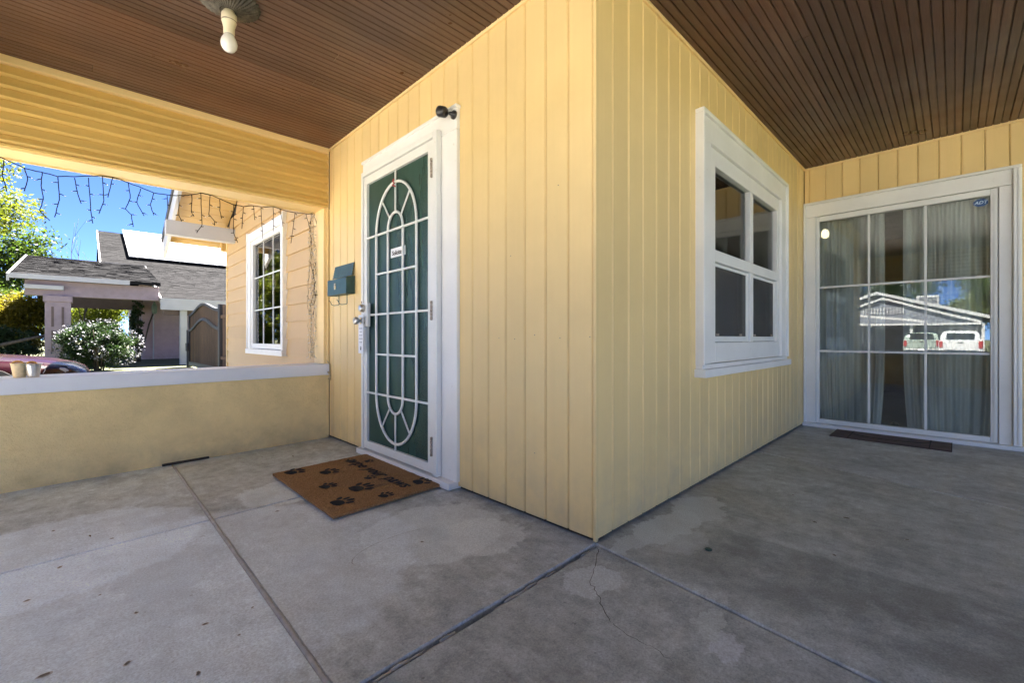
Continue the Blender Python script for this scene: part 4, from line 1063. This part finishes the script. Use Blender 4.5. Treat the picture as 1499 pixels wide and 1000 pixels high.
shrub('pine_like_shrub', 'dark clipped shrub in front of the street side parapet', (-3.5, -1.75, GZ), (.42, .42), .93, lf_drk, 2600, .03, 37)
tag(obj('leaning_branch', MB().tube([(-4.6, 19.5, .42), (-3.6, 19.9, .62), (-2.7, 20.2, .92), (-2.2, 20.6, 1.05)], [.06, .055, .05, .045], 7), m_bark, smooth=True), 'dark bare branch leaning across behind the red car', 'branch')

# ---- mauve neighbouring house
m_mauve = stucco('mauve_stucco', (.50, .37, .38), .3)
m_mauved = M('mauve_wood', (.28, .215, .23), .7, .1)
m_shn = M('grey_asphalt_shingle', (.0125, .0122, .0135), .95, .3, 14, bmp=.4, bscale=80, spec=.1)
m_brown = M('brown_beam_wood', (.12, .085, .075), .8)  # brown wood of the beams and column panels
m_nwhite = white_paint('neighbour_white_trim', (.42, .41, .41), .2)
nh = thing('mauve_house', 'mauve stucco house with grey shingle roofs beyond the parapet', 'house', None, (0, 0, 0))
obj('wall', MB().box(.5, 9, 27, 27.2, GZ - .1, 4.35).box(.5, .7, 27.2, 36, GZ - .1, 4.35), m_mauve, nh)
nw = obj('window', MB().box(.44, .5, 29.6, 29.85, .75, 3.6).box(.44, .5, 33.2, 33.45, .75, 3.6).box(.44, .5, 29.85, 33.2, 3.4, 3.6).box(.44, .5, 29.85, 33.2, .75, .95), m_nwhite, nh)
boxo('pane', .47, .49, 29.85, 33.2, .95, 3.4, m_glassr, nw, 0)
def slope_roof(name, x0, x1, ya, za, yb, zb, th, parent, mat, seed, exposure=.15, tabw=.32, xmax=None):
    mb = MB().hexa([(x0, ya, za), (x1, ya, za), (x1, yb, zb), (x0, yb, zb)], [(x0, ya, za + th), (x1, ya, za + th), (x1, yb, zb + th), (x0, yb, zb + th)])
    o = obj(name, mb, mat, parent)
    rr = random.Random(seed); L = math.hypot(yb - ya, zb - za); dy, dz = (yb - ya) / L, (zb - za) / L; ny, nz = -dz, dy
    if nz < 0: ny, nz = -ny, -nz
    V = []; F = []; k = 0; s = 0; xe = xmax or x1
    while s < L - .02:
        x = x0 - rr.uniform(0, tabw)
        while x < xe:
            w = tabw * rr.uniform(.8, 1.15); xa, xb_ = max(x, x0), min(x + w - .012, xe)
            if xb_ - xa > .03:
                h0 = rr.uniform(.010, .022); e = min(L, s + exposure * 1.1); j = rr.uniform(-.012, .012)
                def P3(u, q, hh): return (u, ya + dy * q + ny * (th + hh), za + dz * q + nz * (th + hh))
                n = len(V); V += [P3(xa, s + j, h0), P3(xb_, s + j, h0), P3(xb_, e, .004), P3(xa, e, .004), P3(xa, s + j, 0), P3(xb_, s + j, 0)]
                F += [(n, n + 1, n + 2, n + 3), (n + 4, n + 5, n + 1, n)]
            x += w
        s += exposure
    q = obj('shingles', MB().add(V, F), mat, o, fix=False); q['kind'] = 'stuff'
    return o
r1 = slope_roof('roof', -1.0, 9, 26.0, 4.22, 32.0, 6.70, .12, nh, m_shn, 1, xmax=6.5)
slope_roof('roof', -1.0, 9, 38.0, 4.22, 32.0, 6.70, .12, nh, m_shn, 2, xmax=.5)
r2 = slope_roof('roof', .55, 9, 20.0, 2.30, 26.05, 4.24, .10, nh, m_shn, 3, xmax=5.5)
r3 = slope_roof('roof', -3.25, .5, 19.9, 2.86, 26.2, 4.28, .10, nh, m_shn, 4)
slope_roof('roof', -3.25, .5, 32.5, 2.86, 26.2, 4.28, .10, nh, m_shn, 5, xmax=-2.0)
# trims
def slopebar(name, x0, x1, ya, za, yb, zb, d0, d1, mat, parent):
    obj(name, MB().hexa([(x0, ya, za + d0), (x1, ya, za + d0), (x1, yb, zb + d0), (x0, yb, zb + d0)], [(x0, ya, za + d1), (x1, ya, za + d1), (x1, yb, zb + d1), (x0, yb, zb + d1)]), mat, parent)
slopebar('barge_board', -1.06, -1.001, 25.9, 4.18, 32, 6.70, -.12, .13, m_nwhite, r1)
boxo('fascia', -1.06, .56, 25.93, 25.99, 4.10, 4.34, m_nwhite, r1, 0)
boxo('rafter_tail', -.93, -.78, 25.7, 25.92, 3.72, 4.22, m_nwhite, r1, 0)
boxo('gutter', .5, 9, 19.93, 19.99, 1.98, 2.42, m_nwhite, r2, 0)
slopebar('barge_board', .50, .548, 19.95, 2.28, 26.0, 4.22, -.10, .12, m_nwhite, r2)
boxo('beam', .62, 9, 20.3, 20.5, 1.80, 2.08, m_brown, r2, 0)
boxo('post', 1.12, 1.34, 20.1, 20.32, GZ, 1.98, m_nwhite, nh, .01)
boxo('fascia', -3.25, -.38, 19.84, 19.895, 2.82, 2.98, m_nwhite, r3, 0)
slopebar('barge_board', -3.31, -3.252, 19.84, 2.84, 26.2, 4.28, -.12, .12, m_nwhite, r3)
boxo('porch_beam', -2.95, .48, 20.2, 20.5, 2.32, 2.84, m_mauved, nh, .01)
boxo('porch_beam', -2.3, .48, 26.4, 26.7, 2.25, 2.75, m_brown, nh, .01)
boxo('lookout', -2.95, -2.05, 20.0, 20.19, 2.52, 2.66, m_nwhite, nh, .01)
cl = boxo('column', -2.49, -1.88, 20.05, 20.66, GZ, 2.315, m_mauved, nh, .01)
boxo('column_cap', -2.53, -1.84, 20.0, 20.7, 2.12, 2.318, m_mauved, cl, .01)
for z0_, z1_ in ((.45, 1.15), (1.28, 1.95)): boxo('panel', -2.34, -2.28, 20.03, 20.052, z0_, z1_, m_brown, cl, 0); boxo('panel', -2.10, -2.04, 20.03, 20.052, z0_, z1_, m_brown, cl, 0)
lm = obj('wall_lamp', MB().lathe([(.05, 0), (.10, .08), (.12, .35), (.06, .5), (.03, .62)], (.95, 26.85, 2.1), 8), M('verdigris_lamp', (.16, .22, .18), .6), nh)
obj('conduit', MB().tube([(.92, 26.95, 2.1), (.92, 26.95, GZ)], .03, 6), m_nwhite, nh)
obj('vine', MB().tube([(.93, 26.9, 2.2), (.75, 26.9, 1.6), (.62, 26.9, .9), (.48, 26.9, .4)], .035, 6), m_bark, nh, smooth=True)
boxo('vent', 1.5, 1.9, 26.94, 27, 2.35, 2.42, m_nwhite, nh, 0)
# solar panels
m_pv = M('glare_painted_solar_glass', (.46, .46, .47), .12, .04, 3, spec=.8)  # bright sky glare painted in as the base colour of the panels
m_pvf = M('panel_frame', (.16, .16, .17), .5, metal=.6)
kx = 2.48 / 6; names = ['leftmost', 'second from left', 'third from left', 'rightmost visible']
ri = 0
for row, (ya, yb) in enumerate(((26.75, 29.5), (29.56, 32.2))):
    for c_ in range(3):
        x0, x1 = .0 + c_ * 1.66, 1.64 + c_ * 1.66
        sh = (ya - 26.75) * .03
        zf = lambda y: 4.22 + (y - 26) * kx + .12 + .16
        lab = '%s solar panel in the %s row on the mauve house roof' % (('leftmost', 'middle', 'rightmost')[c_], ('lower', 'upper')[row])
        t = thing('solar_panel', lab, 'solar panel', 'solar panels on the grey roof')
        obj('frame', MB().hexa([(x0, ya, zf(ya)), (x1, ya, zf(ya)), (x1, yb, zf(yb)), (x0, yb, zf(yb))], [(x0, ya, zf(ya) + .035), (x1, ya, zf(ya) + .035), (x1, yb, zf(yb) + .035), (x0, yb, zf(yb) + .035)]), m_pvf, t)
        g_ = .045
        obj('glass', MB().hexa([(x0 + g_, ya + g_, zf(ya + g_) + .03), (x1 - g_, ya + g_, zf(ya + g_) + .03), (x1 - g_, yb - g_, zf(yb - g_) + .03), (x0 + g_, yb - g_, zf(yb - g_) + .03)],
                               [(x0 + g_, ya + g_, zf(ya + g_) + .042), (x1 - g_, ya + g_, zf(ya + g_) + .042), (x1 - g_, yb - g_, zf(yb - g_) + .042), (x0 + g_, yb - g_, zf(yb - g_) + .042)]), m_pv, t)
        obj('rail', MB().box(x0 + .3, x0 + .36, ya + .3, ya + .36, zf(ya + .3) - .17, zf(ya + .3)).box(x1 - .36, x1 - .3, yb - .36, yb - .3, zf(yb - .36) - .17, zf(yb - .36)), m_pvf, t)

# ---- arched driveway gate and fence
m_plank = M('weathered_brown_plank', (.085, .048, .028), .85, .45, 5, stretch=(6, 6, .6), rnd=.25, bmp=.5)
gt_ = thing('driveway_gate', 'brown plank driveway gate with black arched iron frame beside the yellow gable', 'gate')
GX = 1.2; ga, gb = 13.55, 18.5
def archz(y, z0, z1): u = (y - (ga + gb) / 2) / ((gb - ga) / 2); return z0 + (z1 - z0) * (math.cos(u * math.pi) * .5 + .5)
n = 30; w = (gb - ga) / n
for k in range(n):
    y0 = ga + k * w; zt_ = archz(y0 + w / 2, 1.70, 1.98)
    obj('plank', MB().hexa([(GX, y0 + .004, GZ + .08), (GX + .022, y0 + .004, GZ + .08), (GX + .022, y0 + w - .014, GZ + .08), (GX, y0 + w - .014, GZ + .08)],
                           [(GX, y0 + .004, archz(y0, 1.70, 1.98)), (GX + .022, y0 + .004, archz(y0, 1.70, 1.98)), (GX + .022, y0 + w - .014, archz(y0 + w, 1.70, 1.98)), (GX, y0 + w - .014, archz(y0 + w, 1.70, 1.98))]), m_plank, gt_)
for z0, z1 in ((1.72, 2.0), (1.18, 1.52)):
    pts = [(ga + (gb - ga) * k / 24) for k in range(25)]
    mb = MB()
    for a, b in zip(pts[:-1], pts[1:]):
        za, zb = archz(a, z0, z1), archz(b, z0, z1)
        mb.hexa([(GX - .05, a, za - .05), (GX + .04, a, za - .05), (GX + .04, b, zb - .05), (GX - .05, b, zb - .05)], [(GX - .05, a, za + .03), (GX + .04, a, za + .03), (GX + .04, b, zb + .03), (GX - .05, b, zb + .03)])
    obj('arched_rail', mb, m_iron, gt_)
boxo('bottom_rail', GX - .05, GX + .04, ga, gb, GZ + .06, GZ + .20, m_iron, gt_, 0)
boxo('stile', GX - .045, GX + .035, ga - .01, ga + .08, GZ + .05, 1.72, m_iron, gt_, 0); boxo('stile', GX - .045, GX + .035, gb - .08, gb + .01, GZ + .05, 1.72, m_iron, gt_, 0)
boxo('post', GX - .08, GX + .08, ga - .24, ga - .06, GZ, 1.86, m_iron, gt_, .01); boxo('post', GX - .08, GX + .08, gb + .06, gb + .22, GZ, 1.2, m_iron, gt_, .01)
boxo('latch_box', GX - .12, GX - .05, gb - .10, gb + .16, .42, .72, m_iron, gt_, .02)
fn = thing('wooden_fence', 'short brown plank fence between the arched gate and the yellow gable', 'fence')
for k in range(9): boxo('plank', GX, GX + .025, 11.9 + k * .155, 11.9 + k * .155 + .148, GZ, 1.80 + .01 * (k % 3), m_plank, fn, .003)
for z_ in (.3, 1.45): boxo('rail', GX - .05, GX - .001, 11.9, 13.29, z_, z_ + .09, m_plank, fn, .004)

# ---- vehicles
def loft(stations, n=20, ex=.5, mi_fn=None):
    mb = MB(); V = []; F = []; mi = []
    for (s, w, zb, zt) in stations:
        zc = (zb + zt) / 2; hz = (zt - zb) / 2
        for k in range(n):
            t = 2 * math.pi * (k + .5) / n; c, q = math.cos(t), math.sin(t)
            V.append((-s, w * math.copysign(abs(c) ** ex, c), zc + hz * math.copysign(abs(q) ** ex, q)))
    m = len(stations)
    for i in range(m - 1):
        for k in range(n): F.append((i * n + k, i * n + (k + 1) % n, (i + 1) * n + (k + 1) % n, (i + 1) * n + k))
    F.append(tuple(range(n))); F.append(tuple(range((m - 1) * n, m * n))[::-1])
    mb.v = V; mb.f = F; mb.mi = [0] * len(F)
    if mi_fn: mb.mi = [mi_fn([V[j] for j in f]) for f in F]
    return mb
def carpaint(name, col): return M(name, col, .25, .04, 3, coat=.35, spec=.5)
m_tyre = M('tyre_rubber', (.015, .015, .016), .8); m_rim = M('alloy_rim', (.45, .46, .47), .3, metal=.9)
m_lamp = M('headlamp_lens', (.30, .32, .34), .08, spec=.9); m_tint = M('tinted_glass', (.012, .014, .016), .06, spec=.8)
m_taill = M('red_tail_lamp', (.22, .010, .012), .2); m_dkpl = M('dark_trim', (.02, .02, .021), .5)
def wheel(parent, x, y, r, side):
    o = obj('wheel', MB().lathe([(r * .62, -.09), (r * .96, -.10), (r, -.06), (r, .06), (r * .96, .10), (r * .62, .09)], (0, 0, 0), 28, 'y'), m_tyre, parent, smooth=True, loc=(x, y, r))
    mb = MB().lathe([(r * .64, -.02), (r * .60, .02 * side), (r * .12, .05 * side), (0, .055 * side)], (0, side * .04, 0), 20, 'y')
    obj('rim', mb, m_rim, o)
def sedan(label, loc, rz, paint):
    t = thing('parked_car', label, 'car', None, loc, (0, 0, rz))
    st = [(0, .50, .40, .60), (.05, .66, .30, .68), (.16, .78, .24, .735), (.32, .85, .21, .78), (.6, .895, .20, .825), (.95, .905, .20, .865), (1.3, .91, .20, .90), (1.6, .91, .20, .93), (2.6, .91, .2, .95), (3.6, .905, .2, .97), (4.1, .88, .22, .96), (4.38, .82, .28, .90), (4.48, .66, .36, .76)]
    obj('body', loft(st, 28, .42), paint, t, smooth=True)
    cb = [(1.25, .70, .88, .94), (1.75, .70, .88, 1.24), (2.15, .66, .88, 1.40), (2.7, .64, .88, 1.45), (3.2, .645, .88, 1.43), (3.7, .66, .88, 1.25), (4.15, .68, .88, .97)]
    obj('cabin', loft(cb, 24, .55, lambda vs: 0 if min(v[2] for v in vs) > 1.30 else 1), [paint, m_tint], t, smooth=True)
    for s in (-1, 1):
        obj('headlight', loft([(.16, .02, .56, .64), (.22, .06, .55, .69), (.40, .075, .57, .735), (.62, .05, .63, .765), (.80, .01, .72, .765)], 14, .7), m_lamp, t, smooth=True, loc=(.0, s * .73, .008))
        obj('wheel_arch', MB().lathe([(.40, -.02), (.40, .02)], (-.88, s * .895, .34), 24, 'y'), m_dkpl, t)
        obj('wheel_arch', MB().lathe([(.39, -.02), (.39, .02)], (-3.5, s * .89, .34), 24, 'y'), m_dkpl, t)
        wheel(t, -.88, s * .83, .325, s); wheel(t, -3.5, s * .83, .325, s)
        obj('mirror', loft([(1.55, .06, .93, 1.0), (1.62, .10, .91, 1.04), (1.70, .06, .93, 1.02)], 10, .6), paint, t, smooth=True, loc=(0, s * .98, 0))
        boxo('hood_crease', -1.25, -.45, s * .50 - .004, s * .50 + .004, .80, .824, paint, t, 0) if False else None
        boxo('tail_lamp', -4.46, -4.36, s * .60 - .13, s * .60 + .13, .66, .80, m_taill, t, .03)
    boxo('grille', -.03, .012, -.38, .38, .42, .55, m_dkpl, t, .02)
    obj('hood_seam', MB().tube([(-.20, -.70, .715), (-.45, -.745, .765), (-.9, -.77, .82), (-1.35, -.78, .86)], .006, 5), m_dkpl, t)
    return t
sedan('dark red car parked nose towards the yellow gable, behind the parapet', (-1.52, 7.0, GZ), R(0), M('dark_red_paint', (.013, .0004, .0018), .22, .05, 3, spec=.35))
def pickup(label, loc, rz, paint, cap=False, kind='pickup truck', name='pickup_truck'):
    t = thing(name, label, kind, None, loc, (0, 0, rz))      # rear bumper at x=0, nose towards -x in local
    boxo('bed', -1.95, 0, -.96, .96, .50, 1.28, paint, t, .05, seg_=0) if False else obj('bed', MB().box(-1.95, 0, -.96, .96, .50, 1.28), paint, t, .06, 3)
    obj('tailgate', MB().box(0.001, .03, -.72, .72, .66, 1.26), paint, t, .02)
    boxo('tailgate_handle', .03, .045, -.12, .12, 1.08, 1.14, m_dkpl, t, .01)
    cab = [(0, .93, .55, 1.2), (.02, .90, .55, 1.72), (.25, .86, .55, 1.86), (1.2, .86, .55, 1.88), (1.7, .88, .55, 1.70), (2.3, .93, .55, 1.25)]
    if cap: cab = [(-1.9, .93, .55, 1.3), (-1.85, .9, .55, 1.75)] + cab[2:]
    obj('cab', loft(cab, 24, .32), paint, t, smooth=True, loc=(-1.97, 0, 0))
    rx = -.02 if cap else -1.955
    obj('rear_window', MB().box(rx, rx + .05, -.62, .62, 1.32, 1.72), m_tint, t, .03)
    for s in (-1, 1):
        boxo('side_window', -3.3, -2.15, s * .885 - .03, s * .885 + .03, 1.32, 1.70, m_tint, t, .02)
        boxo('tail_lamp', -.10, .035, s * .85 - .085, s * .85 + .085, .80, 1.22, m_taill, t, .02)
        wheel(t, -1.0, s * .86, .38, s); wheel(t, -4.55, s * .86, .38, s)
    obj('hood', MB().box(-5.4, -4.05, -.94, .94, .50, 1.18), paint, t, .10, 3)
    boxo('bumper', .0, .16, -.93, .93, .45, .63, m_rim, t, .03)
    boxo('number_plate', .161, .168, -.16, .16, .48, .60, m_tagw, t, 0)
    return t
p_white = carpaint('white_car_paint', (.42, .43, .45)); p_sage = carpaint('pale_sage_paint', (.20, .24, .22))
pickup('white pickup truck across the street, mirrored in the patio glass', (-28.5, -1.35, -.5), 0, p_white)
pickup('pale sage wagon beside the white pickup across the street', (-34.4, .62, -.5), 0, p_sage, True, 'car', 'parked_wagon')

# ---- house across the street, mirrored in the patio glass
oh = thing('blue_grey_house', 'blue grey gabled house across the street, mirrored in the patio glass', 'house')
m_bg = M('blue_grey_siding', (.115, .125, .155), .8, .1, 3, stretch=(1, 1, 12)); m_owh = white_paint('bright_white_trim', (.40, .40, .41), .1)
OX, OGZ = -37.0, -.5
obj('wall', MB().box(OX - 9, OX, -2.6, 9.2, OGZ, 2.4), m_bg, oh)
gv = [(OX, -2.6, 2.4), (OX, 9.2, 2.4), (OX, 3.3, 4.35)]
obj('gable', MB().add(gv + [(OX - .2, v[1], v[2]) for v in gv], [(0, 1, 2), (5, 4, 3), (0, 3, 4, 1), (1, 4, 5, 2), (2, 5, 3, 0)]), m_bg, oh)
orf = obj('roof', MB().hexa([(OX + .8, -3.4, 2.15), (OX - 9.5, -3.4, 2.15), (OX - 9.5, 3.3, 4.4), (OX + .8, 3.3, 4.4)], [(OX + .8, -3.4, 2.3), (OX - 9.5, -3.4, 2.3), (OX - 9.5, 3.3, 4.55), (OX + .8, 3.3, 4.55)])
         .hexa([(OX + .8, 10, 2.15), (OX - 9.5, 10, 2.15), (OX - 9.5, 3.302, 4.4), (OX + .8, 3.302, 4.4)], [(OX + .8, 10, 2.3), (OX - 9.5, 10, 2.3), (OX - 9.5, 3.302, 4.55), (OX + .8, 3.302, 4.55)]), m_shn, oh)
def orake(x, ya, za, yb, zb, w, mat): obj('barge_board', MB().hexa([(x, ya, za), (x + .06, ya, za), (x + .06, yb, zb), (x, yb, zb)], [(x, ya, za + w), (x + .06, ya, za + w), (x + .06, yb, zb + w), (x, yb, zb + w)]), mat, orf)
orake(OX + .81, -3.45, 2.10, 3.3, 4.36, .24, m_owh); orake(OX + .81, 10.0, 2.10, 3.302, 4.36, .24, m_owh)
orake(OX + 2.0, -2.4, 1.95, 2.8, 3.85, .17, m_owh); orake(OX + 2.0, 6.6, 2.45, 2.802, 3.85, .17, m_owh)
orake(OX + 3.0, 7.0, 2.95, .4, 2.02, .16, m_owh)
gv = [(OX + 1.9, -2.2, 2.0), (OX + 1.9, 6.4, 2.0), (OX + 1.9, 2.8, 3.82)]
obj('gable', MB().add(gv + [(OX + .05, v[1], v[2]) for v in gv], [(0, 1, 2), (5, 4, 3), (0, 3, 4, 1), (1, 4, 5, 2), (2, 5, 3, 0)]), m_bg, oh)
for k in range(14): boxo('gable_slat', OX + 1.9, OX + 1.96, 1.6 + k * .18, 1.66 + k * .18, 2.75, 3.25, m_owh, oh, 0)
boxo('fascia', OX + 1.97, OX + 2.1, -2.4, 6.6, 1.86, 2.0, m_owh, oh, 0)
gd = boxo('garage_door', OX, OX + .06, -2.3, .9, OGZ, 1.75, m_owh, oh, 0)
for k in range(1, 4): boxo('groove', OX + .061, OX + .07, -2.3, .9, OGZ + k * .55, OGZ + k * .55 + .03, m_bg, gd, 0)
ow = boxo('window', OX, OX + .08, 4.2, 6.4, .5, 1.7, m_owh, oh, 0); boxo('pane', OX + .081, OX + .09, 4.3, 5.25, .6, 1.6, m_tint, ow, 0); boxo('pane', OX + .081, OX + .09, 5.35, 6.3, .6, 1.6, m_tint, ow, 0)
boxo('door', OX, OX + .07, 2.2, 3.15, OGZ, 1.6, M('dark_front_door', (.05, .05, .06), .5), oh, 0)
for y_ in (-2.5, 1.2, 6.5): boxo('post', OX + 1.8, OX + 1.95, y_ - .08, y_ + .08, OGZ, 1.95, m_owh, oh, 0)
ac = thing('roof_cooler', 'white evaporative cooler on the roof across the street', 'air cooler', None, (OX - 2.5, .4, 3.35))
boxo('case', -.6, .6, -.65, .65, .0, .95, m_owh, ac, .04)
for k in range(6): boxo('louvre', .601, .63, -.5, .5, .15 + k * .12, .19 + k * .12, m_bg, ac, 0)
G2 = 'trees behind the house across the street'
tree('tall dark tree behind the left of the blue grey house', (-50, 9.5, -.5), 4.2, 1.1, lf_grn, 9000, .18, 41, G2, 3, 1.2, .25)
tree('green tree behind the gable of the blue grey house', (-52, 3.8, -.5), 3.8, 1.2, lf_drk, 9000, .18, 43, G2, 3, 1.2, .25)
tree('bright yellow green tree behind the roof cooler', (-54, -2.5, -.5), 3.0, 1.2, lf_yel, 9000, .18, 47, G2, 3, 1.2, .25)
tree('tall tree at the right end of the blue grey house', (-47, -7.0, -.5), 3.8, 1.1, lf_grn, 8000, .18, 53, G2, 3, 1.1, .25)
tree('spreading tree across the street behind the paved front yard', (-58, 16, -.5), 4.2, 1.2, lf_yel, 8000, .2, 59, G2, 3, 1.3, .25)
